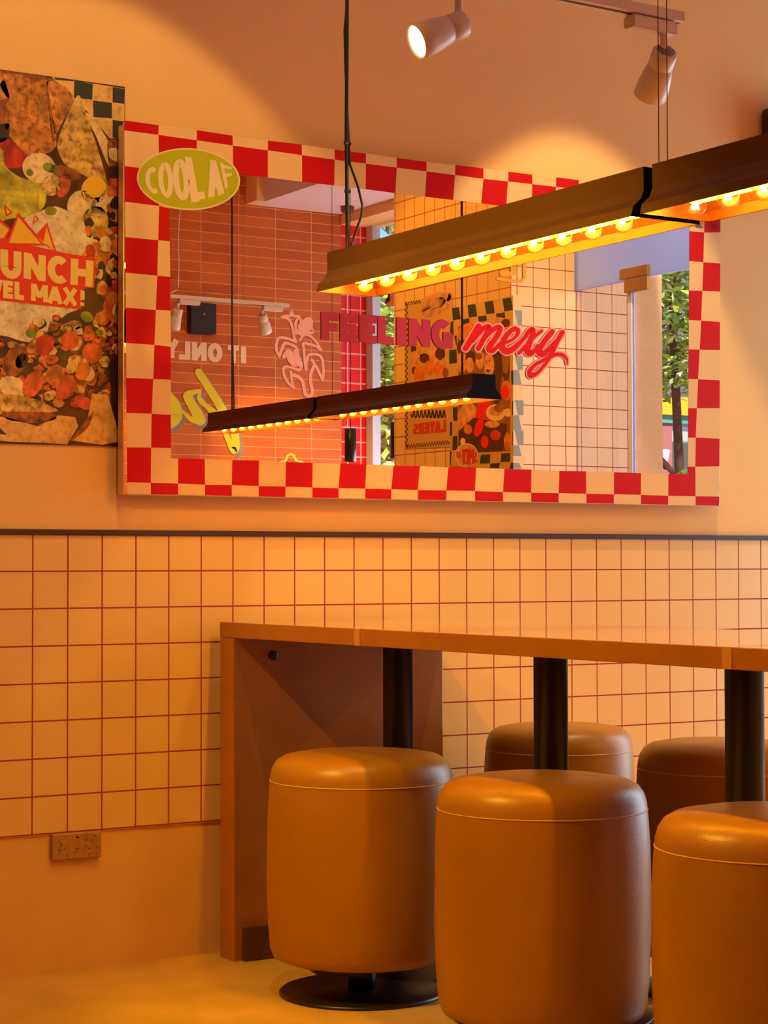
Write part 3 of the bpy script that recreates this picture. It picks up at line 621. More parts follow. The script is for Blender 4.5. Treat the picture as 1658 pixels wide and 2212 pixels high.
# ------------------------------------------------------------------ long pendant lamps
LIP = .073; TOPW = .047; ZL, ZB, ZT = 1.450, 1.494, 1.533
def make_pendant(label, X, y0, y1, wires, dz=0, nb=11, first=None, s0=.07, step=.0833):
    """y0 is the end nearer the mirror wall, y1 the other"""
    t = thing('linear_pendant_lamp', label, 'pendant lamp', (X, (y0+y1)/2, ZT+dz), 'long pendant lamps')
    outer = [(-LIP, ZL), (-LIP+.004, ZL+.016), (-TOPW-.006, ZB-.014), (-TOPW, ZB), (-TOPW, ZT), (TOPW, ZT), (TOPW, ZB), (TOPW+.006, ZB-.014), (LIP-.004, ZL+.016), (LIP, ZL)]
    th = .003; inner = [(-LIP+th, ZL), (-LIP+th+.004, ZL+.016), (-TOPW-.006+th, ZB-.012), (-TOPW+th, ZB-.004), (TOPW-th, ZB-.004), (TOPW+.006-th, ZB-.012), (LIP-th-.004, ZL+.016), (LIP-th, ZL)]
    bm = bmesh.new()
    A = [bm.verts.new((X+a, y0, z+dz)) for a, z in outer]; B = [bm.verts.new((X+a, y1, z+dz)) for a, z in outer]
    for i in range(len(A)-1): bm.faces.new((A[i], A[i+1], B[i+1], B[i]))
    # end plates
    for yy, V in ((y0, A), (y1, B)): bm.faces.new(V if yy == y0 else list(reversed(V))).material_index = 1
    bmesh.ops.recalc_face_normals(bm, faces=bm.faces)
    part('housing', bm, [BRONZE, MATTEBLACK], t)
    bm = bmesh.new(); e = .0035 if y0 > y1 else -.0035
    A = [bm.verts.new((X+a, y0-e, z+dz)) for a, z in inner]; B = [bm.verts.new((X+a, y1+e, z+dz)) for a, z in inner]
    for i in range(len(A)-1): bm.faces.new((B[i], B[i+1], A[i+1], A[i]))
    bm.faces.new(A); bm.faces.new(list(reversed(B)))
    part('reflector', bm, GOLD_IN, t, label='golden inner reflector')
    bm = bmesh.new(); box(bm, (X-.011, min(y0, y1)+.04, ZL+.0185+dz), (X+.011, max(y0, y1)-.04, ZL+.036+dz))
    rail = part('bulb_rail', bm, WHITERAIL, t, label='white bulb rail given its own glow')
    part('added_glow_strip', Box((X-.0085, min(y0, y1)+.05, ZL+.0168+dz), (X+.0085, max(y0, y1)-.05, ZL+.0183+dz)), RAILGLOW, rail, label='added glowing strip that carries the bulb light')
    L_ = abs(y0-y1)
    if not step: step = (L_-2*s0)/(nb-1)
    for k in range(nb):
        y = y0-s0-step*k; zc = ZL+.0145+dz-.0005
        if first is None:
            bm = bmesh.new(); bmesh.ops.create_uvsphere(bm, u_segments=20, v_segments=12, radius=.0195, matrix=Matrix.Translation((X, y, zc)))
            w_ = parent_world(t)
            c = Vector((X, y, zc))
            for v in bm.verts: v.co -= c
            bu = link('bulb', bm, GLOBE, t, True); bu.location = c-w_; bu['label'] = 'round amber glass bulb'
            fb = bmesh.new(); bmesh.ops.create_uvsphere(fb, u_segments=12, v_segments=8, radius=1, matrix=Matrix.Diagonal((.0062, .0062, .008, 1)) @ Matrix.Translation((0, 0, .55)))
            for j in range(5):
                a = j*1.2566; tube(fb, [(.004*math.cos(a), .004*math.sin(a), .002), (.006*math.cos(a), .006*math.sin(a), -.008)], .0008, 5)
            fi = link('filament', fb, FILA, bu, True)
            first = (bu, fi)
        else:
            bu = first[0].copy(); COL.objects.link(bu); bu.parent = t; bu.location = Vector((X, y, zc))-parent_world(t)
            fi = first[1].copy(); COL.objects.link(fi); fi.parent = bu
    for kind, pts, r_ in wires:
        part(kind, tube(bmesh.new(), pts, r_, 8), BLACK if kind == 'cable' else mat('steel_wire', (.10, .05, .03), .4, metal=.6), t, True)
    return t, first
LX = .462
cy = D(750, 530, 0, LX).y
def zz(py, Y, X=LX): return D(750, py, 0, X).z
zc_ = ZT
cab = [(LX, cy, ZT-.002), (LX, cy, 1.60), (LX-.002, cy, 1.78), (LX, cy, 2.05), (LX+.001, cy, 2.6), (LX, cy, CZ)]
loop = [(LX+.004, cy-.002, ZT+.004), (LX+.010, cy-.01, 1.57), (LX+.022, cy-.02, 1.612), (LX+.024, cy-.02, 1.635), (LX+.017, cy-.014, 1.675), (LX+.004, cy-.004, 1.72), (LX+.003, cy, 1.78), (LX-.004, cy, 1.92), (LX-.006, cy, 2.0), (LX+.003, cy, 2.09), (LX+.002, cy, 2.6), (LX+.003, cy, CZ)]
w1 = [('cable', cab, .0042), ('cable', loop, .0026), ('cable', [(LX, cy, ZT-.001), (LX, cy, ZT+.012)], .008), ('cable', [(LX-.006, cy, 1.765), (LX+.007, cy, 1.765)], .005), ('cable', [(LX-.005, cy, 1.665), (LX+.006, cy, 1.665)], .0045)]
t1, FB = make_pendant('bronze linear pendant over the table, left one with black cable', LX, -.572, -1.588, w1)
ya = yb_ = -1.622; xa = max(.419, D(1405, 352, 1, ya).x); xb = D(1441, 345, 1, yb_).x
w2 = [('suspension_wire', [(xa, ya, ZT-.001), (xa, ya, CZ)], .0008), ('suspension_wire', [(xb, yb_, ZT-.001), (xb, yb_, CZ)], .0008), ('cable', [(LX, -2.66, ZT), (LX, -2.66, CZ)], .004)]
make_pendant('bronze linear pendant over the table, right one cut by the photo edge', LX, -1.610, -2.60, w2, first=FB, s0=.05, step=.0785)
X2 = 2.15
ye = R(470, 935, 0, X2).y; yn = R(1045, 845, 0, X2).y; ym = R(703, 895, 0, X2).y
DZ = .0
w3 = [('cable', [(X2, ye+.13, ZT), (X2, ye+.13, CZ)], .004), ('cable', [(X2+.01, ye+.13, ZT), (X2+.004, ye+.13, 1.8), (X2+.0, ye+.13, 1.95)], .003)]
make_pendant('bronze linear pendant reflected in the mirror, left half with cable', X2, ym-.012, ye, w3, DZ, first=FB, s0=.06, step=None)
w4 = [('cable', [(X2, yn-.13, ZT), (X2, yn-.13, CZ)], .004), ('suspension_wire', [(X2, ym+.05, ZT), (X2, ym+.05, CZ)], .001), ('suspension_wire', [(X2+.06, ym+.05, ZT-.04), (X2+.06, ym+.05, CZ)], .001)]
make_pendant('bronze linear pendant reflected in the mirror, right half near the posters', X2, yn, ym+.012, w4, DZ, first=FB, s0=.11, step=None, nb=12)

# ------------------------------------------------------------------ track and spotlights
def aim_light(name, loc, dr, watts, deg, blend, parent=None, col=SPOT_COL, rad=.02):
    l = bpy.data.lights.new(name, 'SPOT'); l.energy = watts; l.spot_size = math.radians(deg); l.spot_blend = blend; l.color = col; l.shadow_soft_size = rad
    o = bpy.data.objects.new(name, l); COL.objects.link(o); o.location = loc; o.rotation_euler = Vector(dr).to_track_quat('-Z', 'Y').to_euler(); return o
def track(name, label, a, b, z, parent=None):
    bm = bmesh.new(); a = Vector(a); b = Vector(b); d_ = (b-a).normalized(); n_ = Vector((-d_.y, d_.x, 0))
    def rect(hw, z0, z1, mi):
        for s0, s1 in ((-hw, hw),):
            vs = [bm.verts.new((*(p_+n_*s).to_2d(), zz_)) for p_ in (a, b) for zz_ in (z0, z1) for s in (s0, s1)]
            idx = ((0, 1, 3, 2), (4, 6, 7, 5), (0, 4, 5, 1), (2, 3, 7, 6), (0, 2, 6, 4), (1, 5, 7, 3))
            for i_ in idx: bm.faces.new([vs[k] for k in i_]).material_index = mi
    rect(.017, z, z+.018, 0)
    # slot under the rail
    rect(.004, z-.0006, z+.001, 1)
    bmesh.ops.recalc_face_normals(bm, faces=bm.faces)
    c = (a+b)/2; t = thing(name, label, 'track', (c.x, c.y, z))
    part('rail', bm, [WHITEMETAL, BLACKPLASTIC], t)
    for p_ in (a+d_*.12, b-d_*.25): part('suspension_wire', tube(bmesh.new(), [(p_.x, p_.y, z+.018), (p_.x, p_.y, CZ)], .0008, 6), mat('steel_wire_b', (.3, .2, .15), .4), t)
    return t
LENS_ON = mat('lit_lens', (1, .9, .7), .3, emit=9, ecol=(1.0, .86, .62))
def spot(label, at, d_, head, dr, lit, group, side=0):
    """at: adapter centre under the rail, d_: rail direction, head: pivot point of the head, dr: aim"""
    t = thing('track_spotlight', label, 'spotlight', at, group); at = Vector(at); d_ = Vector(d_).normalized(); head = Vector(head); dr = Vector(dr).normalized()
    n_ = Vector((-d_.y, d_.x, 0)); bm = bmesh.new()
    vs = [bm.verts.new(at+d_*u*.055+n_*v*.015+Vector((0, 0, w_*.012))) for u in (-1, 1) for v in (-1, 1) for w_ in (-1, 1)]
    for i_ in ((0, 1, 3, 2), (4, 6, 7, 5), (0, 4, 5, 1), (2, 3, 7, 6), (0, 2, 6, 4), (1, 5, 7, 3)): bm.faces.new([vs[k] for k in i_])
    bmesh.ops.recalc_face_normals(bm, faces=bm.faces); bmesh.ops.bevel(bm, geom=list(bm.edges), offset=.003, segments=2, affect='EDGES')
    part('adapter', bm, WHITEMETAL, t)
    piv = head-dr*.0; bm = tube(bmesh.new(), [(head.x, head.y, at.z-.010), (head.x, head.y, at.z-.022), head], [.009, .007, .006], 12)
    part('arm', bm, WHITEMETAL, t, True)
    # head: narrow back, waist groove, flared front
    prof = [(0, -.012), (.021, -.012), (.024, -.009), (.024, .020), (.0225, .022), (.0245, .024), (.028, .045), (.031, .066), (.032, .088), (.0295, .090), (.0275, .084), (.0, .083)]
    body = part('lamp_head', lathe(bmesh.new(), prof, head, dr, 40, cap=False), WHITEMETAL, t, True)
    bm = bmesh.new(); q = Vector((0, 0, 1)).rotation_difference(dr)
    for k in range(-3, 4):
        w_ = math.sqrt(max(0, .018**2-(k*.005)**2)); vs = [head+q @ Vector((x_, k*.005+y_, -.0126)) for x_, y_ in ((-w_, -.0012), (w_, -.0012), (w_, .0012), (-w_, .0012))]
        poly(bm, vs)
    part('cooling_slots', bm, BLACKPLASTIC, body, label='dark cooling slots')
    if lit: part('lens', lathe(bmesh.new(), [(0, .0845), (.0235, .0845), (.0235, .087), (0, .087)], head, dr, 32), LENS_ON, body, label='glowing lens')
    return t
TYY = -1.25; TZ = D(1465, 46, 1, TYY).z-.004
ra = Vector((D(1465, 46, 1, TYY).x, TYY, TZ))
rb = Vector((ra.x-1.1, TYY-.03, TZ)); rd = (ra-rb).normalized()
track('track_rail', 'white ceiling track above the mirror carrying two spotlights', rb, ra, TZ)
pa = D(1405, 62, 1, TYY); ph = D(1433, 112, 1, TYY)
g_ = 'spotlights on the track above the mirror'
spot('white spotlight on the upper track end, pointing down, unlit side to the camera', (pa.x, pa.y, TZ-.014), rd, (ph.x, ph.y, ph.z-.008), (.22, .72, -.66), True, g_)
pa = D(1025, 6, 1, TYY); ph = D(990, 55, 1, TYY-.01); dir1 = Vector((-.86, .12, -.40))
spot('white spotlight with glowing lens turned to the left below the track', (pa.x, pa.y-.02, TZ-.014), rd, ph, dir1, True, g_)
aim_light('spot_beam', ph+dir1.normalized()*.095, dir1, SPOT_W['front'], 140, .9)
ph2 = D(1433, 112, 1, TYY); aim_light('spot_beam', (ph2.x-.006, ph2.y+.055, ph2.z-.09), (-.05, .60, -.78), SPOT_W['back'], 150, .7, col=(1.0, .62, .01))
# ceiling spots above the photo: the two arcs on the wall and the light on the stools
def ceiling_spot(label, x, y, dr, watts, deg, blend, col=SPOT_COL):
    spot(label, (x, y, CZ-.013), (1, 0, 0), (x, y, CZ-.055), dr, True, 'ceiling spotlights above the photo')
    d_ = Vector(dr).normalized(); aim_light('spot_beam', Vector((x, y, CZ-.055))+d_*.095, dr, watts, deg, blend, col=col)
ceiling_spot('white ceiling spotlight over the food poster, throwing the large arc on the wall', -.10, -1.1, (.12, .5, -.857), SPOT_W['left'], 54, .18)
ceiling_spot('white ceiling spotlight over the right end of the mirror, throwing the small arc', 1.48, -.75, (.0, .276, -.961), SPOT_W['arc'], 50, .22, (1.0, .78, .38))
spot('white track spotlight left of the table, lighting the stools', (-1.27, -.95, 2.406), (1, 0, 0), (-1.27, -.95, 2.36), (1.8, -.15, -1.75), True, 'spotlights left of the photo')
aim_light('spot_beam', (-1.20, -.955, 2.29), (1.8, -.15, -1.75), SPOT_W['stools'], 56, .6, col=(1.0, .55, .04))
ceiling_spot('added white ceiling spotlight brightening the brick wall', 2.2, -3.2, (.15, -1.0, -.75), SPOT_W['brick'], 105, .8, (1.0, .52, .06))  # unseen spot added as bounce to brighten the bricks
ceiling_spot('added white ceiling spotlight brightening the posters on the tiled pier', 1.9, -2.7, (1.25, -.45, -1.2), SPOT_W['pier'], 78, .7, (1.0, .50, .03))  # unseen spot added because the pier side came out dark
ceiling_spot('added white ceiling spotlight brightening the front of the tiled pier', 2.95, -1.3, (.2, -1.3, -1.2), SPOT_W['pierfront'], 70, .7, (1.0, .70, .34))  # unseen spot added to lift the pale pier face
# reflected track near the brick wall
TY2 = -4.55; p0 = R(330, 639, 1, TY2); p1 = R(622, 660, 1, TY2); tz2 = (p0.z+p1.z)/2-.008
track('track_rail', 'white track in front of the brick wall, seen in the mirror', (p0.x-.6, TY2, tz2), (p1.x, TY2, tz2), tz2)
g2 = 'spotlights seen in the mirror'
pa = R(408, 652, 1, TY2); ph = R(384, 672, 1, TY2)
spot('white spotlight beside the black speaker, seen in the mirror', (pa.x, TY2, tz2-.012), (1, 0, 0), (ph.x, TY2, ph.z), (-.10, -.35, -.93), True, g2)
aim_light('spot_beam', (ph.x-.01, TY2-.03, ph.z-.09), (-.25, -.45, -.85), SPOT_W['rear'], 80, .8, col=(1, .70, .16))
pa = R(588, 666, 1, TY2); ph = R(567, 684, 1, TY2)
spot('white spotlight left of the pink flower drawing, seen in the mirror', (pa.x, TY2, tz2-.012), (1, 0, 0), (ph.x, TY2, ph.z), (.42, -.40, -.80), True, g2)
aim_light('spot_beam', (ph.x+.04, TY2-.04, ph.z-.08), (.42, -.42, -.80), SPOT_W['rear'], 80, .8, col=(1, .70, .16))

# ------------------------------------------------------------------ loudspeakers, cylinders, detector, cord
def rrect(xc, zc, w, h, y0, y1, r):
    o_ = []
    for cx_, cz_, a0 in ((w/2-r, h/2-r, 0), (-w/2+r, h/2-r, 90), (-w/2+r, -h/2+r, 180), (w/2-r, -h/2+r, 270)):
        for k in range(6): t = math.radians(a0+k*18); o_.append((xc+cx_+r*math.cos(t), zc+cz_+r*math.sin(t)))
    return prism(bmesh.new(), o_, 1, y0, y1)
def rbox(a, b, bev): return box(bmesh.new(), a, b, 0, bev)
a = R(413, 652, 1, YB+.05); b = R(467, 723, 1, YB+.05)
sp = thing('wall_speaker', 'black loudspeaker on the brick wall under the white track', 'speaker', ((a.x+b.x)/2, YB, b.z))
bm = rrect((a.x+b.x)/2, (a.z+b.z)/2, abs(b.x-a.x), abs(a.z-b.z), YB+.002, YB+.050, .012)
part('cabinet', bm, BLACKPLASTIC, sp)
part('badge', Box((a.x*.48+b.x*.52-.004, YB+.0501, a.z-.062), (a.x*.48+b.x*.52+.004, YB+.0515, a.z-.056)), mat('silver_badge', (.7, .65, .6), .3, metal=.8), sp)
a = D(1641, 232, 1, -.012)
sp = thing('wall_speaker', 'black rounded loudspeaker on the wall, cut by the right edge above the lamp', 'speaker', (a.x+.07, 0, a.z-.2))
bm = rrect(a.x+.072, a.z-.105, .13, .21, -.08, -.012, .02)
part('cabinet', bm, BLACKPLASTIC, sp)
part('badge', Box((a.x+.071, -.0825, a.z-.06), (a.x+.079, -.0811, a.z-.054)), mat('silver_badge_b', (.7, .65, .6), .3, metal=.8), sp)
for (x0, y0_, x1, y1_, YY, lab) in ((743, 925, 770, 998, -4.35, 'black cylinder pendant in front of the red tiles, seen in the mirror'), (842, 912, 869, 992, -3.95, 'black cylinder pendant in front of the window, half behind the tiled pier')):
    if x0 > 800: YY = -4.35
    a = R(x0, y0_, 1, YY); b = R(x1, y1_, 1, YY); cx = (a.x+b.x)/2; r_ = abs(b.x-a.x)/2*.82
    t = thing('cylinder_pendant', lab, 'pendant lamp', (cx, YY, a.z), 'black cylinder pendants')
    part('cylinder_shade', lathe(bmesh.new(), [(r_-.004, b.z-a.z+.01), (r_-.004, b.z-a.z), (r_, b.z-a.z), (r_, -.002), (r_-.003, 0), (0, 0)], (cx, YY, a.z), (0, 0, 1), 32, cap=False), BLACK, t, True)
    part('cord', tube(bmesh.new(), [(cx, YY, a.z-.001), (cx, YY, CZL)], .0022, 6), BLACK, t)
p = R(750, 446, 2, CZL); p.y = max(p.y, YB+.1)
t = thing('smoke_detector', 'small round ceiling detector behind the black cable, seen in the mirror', 'detector', (p.x, p.y, CZL-.03))
part('housing', lathe(bmesh.new(), [(0, -.034), (.026, -.034), (.034, -.026), (.036, -.004), (.030, 0), (0, 0)], (p.x, p.y, CZL), (0, 0, 1), 32), mat('brown_plastic', (.20, .07, .05), .5), t, True)
part('sensor_cap', lathe(bmesh.new(), [(0, -.006), (.012, -.006), (.014, 0), (0, 0)], (p.x, p.y, CZL-.034), (0, 0, 1), 20), mat('brown_plastic_dark', (.08, .03, .025), .5), t, True)
WY = YB+.02
pts = [R(*q, 1, WY) for q in ((398, 400), (387, 466), (384, 520), (386, 560), (385, 620), (383, 626), (370, 632), (350, 636))]
solo('white_cord', tube(bmesh.new(), pts, .0028, 6), mat('white_cord', (.85, .62, .5), .5), 'thin white cord hanging down the brick wall to the track', 'cord', None, True)

# ------------------------------------------------------------------ lettering painted on the brick wall (read the right way round in the room)
def FB_(x, y, lay=0): return R(x, y, 1, YB+.002+lay*.0004)
bm = bmesh.new()
for ch, xr, xl, yt, yb in (('I', 531.5, 520, 748.5, 785), ('T', 515.5, 492, 747, 785), ('O', 479.5, 449, 743, 782.5), ('N', 446, 414, 740, 780), ('L', 410, 385, 737.5, 777), ('Y', 385, 356, 734, 774)):
    k = (xr-xl)*.06
    glyph(bm, ch, ((xr, yt), (xl, yt-k), (xl, yb-k), (xr, yb)), FB_, 0, 0, .30)
solo('wall_lettering', bm, mat('cream_paint', (.90, .64, .40), .5), 'cream capitals IT ONLY painted on the orange brick wall', 'lettering')
def q7(p): return [(370+x/5.53, 620+y/5.53) for x, y in p]
script = [([(325, 1018), (430, 1180), (540, 1350), (610, 1470)], [80, 84, 88, 90]), ([(610, 1470), (545, 1530), (480, 1480), (400, 1400), (345, 1320)], [90, 80, 70, 40, 18]),
          ([(345, 1235), (250, 1262), (195, 1300), (240, 1400), (300, 1500), (345, 1590)], [26, 60, 96, 96, 110, 112]), ([(345, 1590), (240, 1580), (140, 1490), (60, 1400), (-30, 1300)], [100, 60, 24, 20, 30]),
          ([(345, 1240), (330, 1320), (350, 1380), (420, 1440)], [26, 46, 30, 20]), ([(-60, 1300), (10, 1420), (20, 1540), (-60, 1600)], [120, 170, 190, 190]), ([(645, 1740), (690, 1850), (750, 1950), (770, 1880), (755, 1740)], [50, 60, 84, 84, 80])]
LIME = mat('lime_paint', (.76, .66, .005), .45); GREY = mat('grey_shadow_paint', (.30, .22, .20), .6)
bm = bmesh.new()
for i, (p_, w_) in enumerate(script):
    brush(bm, [(x+8, y+8) for x, y in q7(p_)], [v*1.15/5.53 for v in w_], FB_, 1, 6, i*.1)
for i, (p_, w_) in enumerate(script):
    brush(bm, q7(p_), [v*1.15/5.53 for v in w_], FB_, 0, 6, 3+i*.3)
solo('wall_script', bm, [LIME, GREY], 'lime green script with grey drop shadow painted on the brick wall', 'lettering')
bm = bmesh.new(); brush(bm, [(604, 999), (612, 996), (618, 993), (620, 985), (628, 981.5), (635, 985), (638, 993), (646, 997), (653, 999), (655, 1015), (604, 1015)], 5, FB_, 0, 5, 0)
solo('wall_motif', bm, LIME, 'small lime arch motif low on the brick wall above the mirror border', 'sign')

# ------------------------------------------------------------------ posters on the tiled pier (seen in the mirror)
def FX(x, y, lay=0): return R(x, y, 0, PX-.003-lay*.0004)
def q5(*p): return [(860+x/5.53, 620+y/5.53) for x, y in p]
PK = {'paper': (.62, .33, .10), 'ink': (.035, .02, .012), 'red': (.62, .04, .015), 'skin': (.78, .33, .11), 'hair': (.10, .03, .012), 'cream': (.86, .58, .28), 'orange': (.75, .20, .03), 'bright': (.82, .015, .006), 'brown': (.32, .11, .03), 'green': (.035, .045, .032), 'sketch': (.60, .28, .15)}
PN = list(PK); PM = [mat('poster_'+k, PK[k], .5, var=(.35 if k in ('skin', 'orange', 'brown', 'hair', 'sketch') else 0), scale=30) for k in PN]
# poster one
t = thing('paper_poster', 'tan poster with dashed black border and red word LAYERS on the pier', 'poster', (PX, R(920, 800, 0, PX).y, 1.45), 'posters on the tiled pier')
bm = bmesh.new()
shape(bm, q5((75, 185), (270, 150), (300, 130), (480, 60), (640, 70), (650, 250), (615, 400), (615, 1910), (80, 1935)), FX, PN.index('paper'), 0)
n = 52
for i in range(n):
    for rr in (0, 1):
        if (i+rr) % 2: continue
        y0_ = 195+i*33; y1_ = y0_+33; x0_ = 82+rr*16
        shape(bm, q5((x0_, y0_), (x0_+14, y0_-2), (x0_+14, y1_-2), (x0_, y1_)), FX, PN.index('ink'), 1)
for i in range(34):
    for rr in (0, 1):
        if (i+rr) % 2: continue
        x0_ = 85+i*15.5; yb_ = 1885-(x0_-85)*.105+rr*24; yt_ = 180-(x0_-85)*.15+rr*22
        shape(bm, q5((x0_, yb_), (x0_+14, yb_-2), (x0_+14, yb_+20), (x0_, yb_+22)), FX, PN.index('ink'), 1)
        if x0_ < 270: shape(bm, q5((x0_, yt_), (x0_+14, yt_-2), (x0_+14, yt_+18), (x0_, yt_+20)), FX, PN.index('ink'), 1)
for x, y, rx, ry, c, rt in ((420, 200, 150, 70, 'sketch', -.3), (560, 170, 80, 100, 'sketch', .2), (560, 220, 40, 60, 'brown', .4), (400, 300, 120, 60, 'sketch', -.2), (330, 260, 60, 20, 'brown', -.5), (600, 120, 30, 50, 'brown', .2)): 
    p_ = q5((x, y))[0]; ell(bm, p_[0], p_[1], rx/5.53, ry/5.53, FX, PN.index(c), 1.2, 20, rt)
for x, y, rx, ry, c in ((180, 740, 35, 45, 'hair'), (260, 770, 40, 70, 'skin'), (310, 850, 60, 60, 'hair'), (400, 780, 40, 60, 'skin'), (500, 800, 60, 75, 'hair'), (200, 850, 50, 90, 'skin'), (480, 980, 60, 90, 'orange'), (370, 960, 60, 100, 'orange'), (250, 1050, 70, 110, 'orange'), (190, 1000, 30, 50, 'hair'), (440, 880, 40, 50, 'skin'), (560, 1020, 40, 60, 'brown'), (540, 900, 30, 60, 'skin')):
    p_ = q5((x, y))[0]; ell(bm, p_[0], p_[1], rx/5.53, ry/5.53, FX, PN.index(c), 1.5, 18)
for k in range(9):
    x = 150+k*45; p_ = q5((x, 1520), (x+18, 1560), (x+34, 1470), (x+50, 1555)); brush(bm, p_, 3.0 if k > 3 else 2.2, FX, PN.index('ink'), 5, 1.6)
part('poster_print', bm, PM, t)
bm = bmesh.new()
for i, ch in enumerate('LAYERS'):
    xr = 565-i*66; q = q5((xr, 1585+i*9), (xr-58, 1590+i*9), (xr-58, 1735+i*6), (xr, 1728+i*6)); glyph(bm, ch, q, FX, 0, 2, .24)
part('poster_letters', bm, PM[PN.index('red')], t, label='red capitals LAYERS')
# poster two
t = thing('paper_poster', 'poster of laughing people eating, chequered dark border, wrapped round the pier corner', 'poster', (PX, R(1040, 800, 0, PX).y, 1.4), 'posters on the tiled pier')
bm = bmesh.new()
shape(bm, q5((615, 262), (1370, 100), (1372, 2190), (612, 2140)), FX, PN.index('paper'), 0)
sq = [((640, 252), (722, 240), (745, 383), (652, 398)), ((827, 215), (920, 203), (942, 350), (840, 366)), ((1028, 180), (1130, 163), (1150, 312), (1050, 325)), ((1242, 140), (1345, 122), (1366, 275), (1266, 290)),
      ((750, 388), (846, 372), (852, 450), (765, 462)), ((950, 352), (1050, 338), (1058, 400), (962, 422)), ((1165, 320), (1268, 302), (1276, 370), (1180, 388)), ((625, 420), (655, 405), (660, 575), (612, 570)),
      ((605, 755), (695, 745), (700, 905), (608, 920)), ((665, 580), (697, 580), (697, 700), (690, 690)), ((650, 1440), (705, 1432), (705, 1595), (655, 1600)), ((615, 1615), (642, 1610), (640, 1775), (612, 1775)), ((650, 1785), (705, 1780), (705, 1945), (645, 1950)), ((615, 1965), (635, 1962), (625, 2130), (612, 2130)),
      ((985, 2005), (1100, 1998), (1090, 2105), (972, 2110)), ((1230, 1990), (1335, 1982), (1330, 2085), (1218, 2090)), ((1100, 2110), (1215, 2100), (1200, 2165), (1090, 2165)), ((1345, 2100), (1372, 2098), (1372, 2175), (1325, 2170)),
      ((1345, 1000), (1372, 1000), (1372, 1165), (1350, 1165)), ((1355, 1360), (1372, 1358), (1372, 1530), (1355, 1530)), ((1360, 1725), (1372, 1725), (1372, 1895), (1360, 1895))]
for q in sq: shape(bm, q5(*q), FX, PN.index('green'), 1)
shape(bm, q5((712, 470), (1330, 385), (1335, 1960), (718, 1985)), FX, PN.index('brown'), 1)
def e5(x, y, rx, ry, c, l, rt=0): p_ = q5((x, y))[0]; ell(bm, p_[0], p_[1], rx/5.53, ry/5.53, FX, PN.index(c), l, 22, rt)
for a_ in ((1200, 450, 120, 90, 'skin', 1.2), (1280, 430, 50, 50, 'hair', 1.3), (850, 560, 140, 130, 'orange', 1.2), (760, 720, 60, 90, 'hair', 1.3), (760, 900, 60, 120, 'skin', 1.4), (860, 850, 60, 90, 'hair', 1.5), (850, 930, 50, 90, 'skin', 1.6), (975, 870, 50, 110, 'skin', 1.5), (960, 830, 42, 40, 'brown', 1.7),
           (1170, 950, 70, 260, 'hair', 1.6), (1085, 930, 62, 140, 'skin', 1.8), (1070, 1000, 26, 16, 'hair', 2.0), (1090, 880, 12, 7, 'hair', 2.0), (1050, 885, 10, 6, 'hair', 2.0), (1280, 880, 45, 160, 'brown', 1.8), (1285, 1000, 40, 120, 'hair', 1.7), (1000, 1250, 120, 150, 'orange', 1.5), (1070, 1260, 60, 150, 'bright', 2.1), (1290, 1240, 70, 120, 'orange', 1.9), (1270, 1260, 50, 80, 'bright', 2.2), (1170, 1250, 50, 170, 'hair', 2.2),
           (840, 1500, 100, 120, 'skin', 1.6), (760, 1600, 50, 160, 'skin', 1.7), (1010, 1560, 90, 180, 'bright', 2.3)): e5(*a_)
shape(bm, q5((720, 1720), (900, 1560), (1300, 1640), (1250, 1960), (722, 1980)), FX, PN.index('hair'), 2.4)
for a_ in ((1160, 1500, 115, 100, 'cream', 2.6), (1165, 1480, 90, 62, 'skin', 2.7), (1200, 1450, 60, 50, 'brown', 2.8), (1305, 1500, 42, 50, 'cream', 2.8), (1160, 1770, 62, 62, 'red', 2.8), (1030, 1850, 45, 75, 'bright', 2.8), (960, 1680, 50, 110, 'bright', 2.7, .3), (830, 1700, 50, 60, 'orange', 2.6), (770, 1850, 30, 50, 'cream', 2.7), (1300, 1850, 40, 110, 'orange', 2.7), (1120, 1640, 90, 40, 'skin', 2.7)): e5(*a_)
part('poster_print', bm, PM, t)
bm = bmesh.new(); p_ = q5((815, 2010))[0]; ell(bm, p_[0], p_[1], 25, 26, FX, 0, 3.2, 36); bd = part('round_badge', bm, PM[PN.index('cream')], t, label='round badge with red lettering')
bm = bmesh.new(); ell(bm, p_[0], p_[1], 23, 24, FX, 0, 3.5, 36); part('badge_face', bm, PM[PN.index('skin')], bd)
bm = bmesh.new(); xr = 938
for i, ch in enumerate('SPICY'):
    w_ = (34, 34, 16, 36, 34)[i]; h_ = (75, 105, 130, 125, 105)[i]; glyph(bm, ch, q5((xr, 2040-h_+i*2), (xr-w_, 2042-h_), (xr-w_, 2038+h_*.75), (xr, 2040+h_*.72)), FX, 0, 4, .16); xr -= w_+5
xr -= 14
for i, ch in enumerate('AF'): glyph(bm, ch, q5((xr, 1965), (xr-28, 1962), (xr-28, 2040), (xr, 2044)), FX, 0, 4, .18); xr -= 32
part('badge_letters', bm, PM[PN.index('red')], bd)
def FY(x, y, lay=0): return R(x, y, 1, PYN+.003+lay*.0004)
bm = bmesh.new(); shape(bm, [(1105.5, 636), (1124, 638), (1130, 1012), (1105.5, 1012)], FY, 0, 0)
for y0_, y1_, xr in ((670, 703, 1127), (768, 799, 1129), (864, 897, 1130), (929, 962, 1130)): shape(bm, [(1111, y0_), (xr, y0_+1), (xr, y1_), (1118, y1_)], FY, 1, 1)
for y0_, y1_ in ((799, 832), (897, 929), (962, 985), (1000, 1012)): shape(bm, [(1105.6, y0_), (1120, y0_), (1126, y1_), (1105.6, y1_)], FY, 1, 1)
part('wrapped_edge', bm, [CHECK_CREAM, mat('teal_print', (.24, .26, .20), .5)], t, label='teal and cream checks wrapping onto the front of the pier')
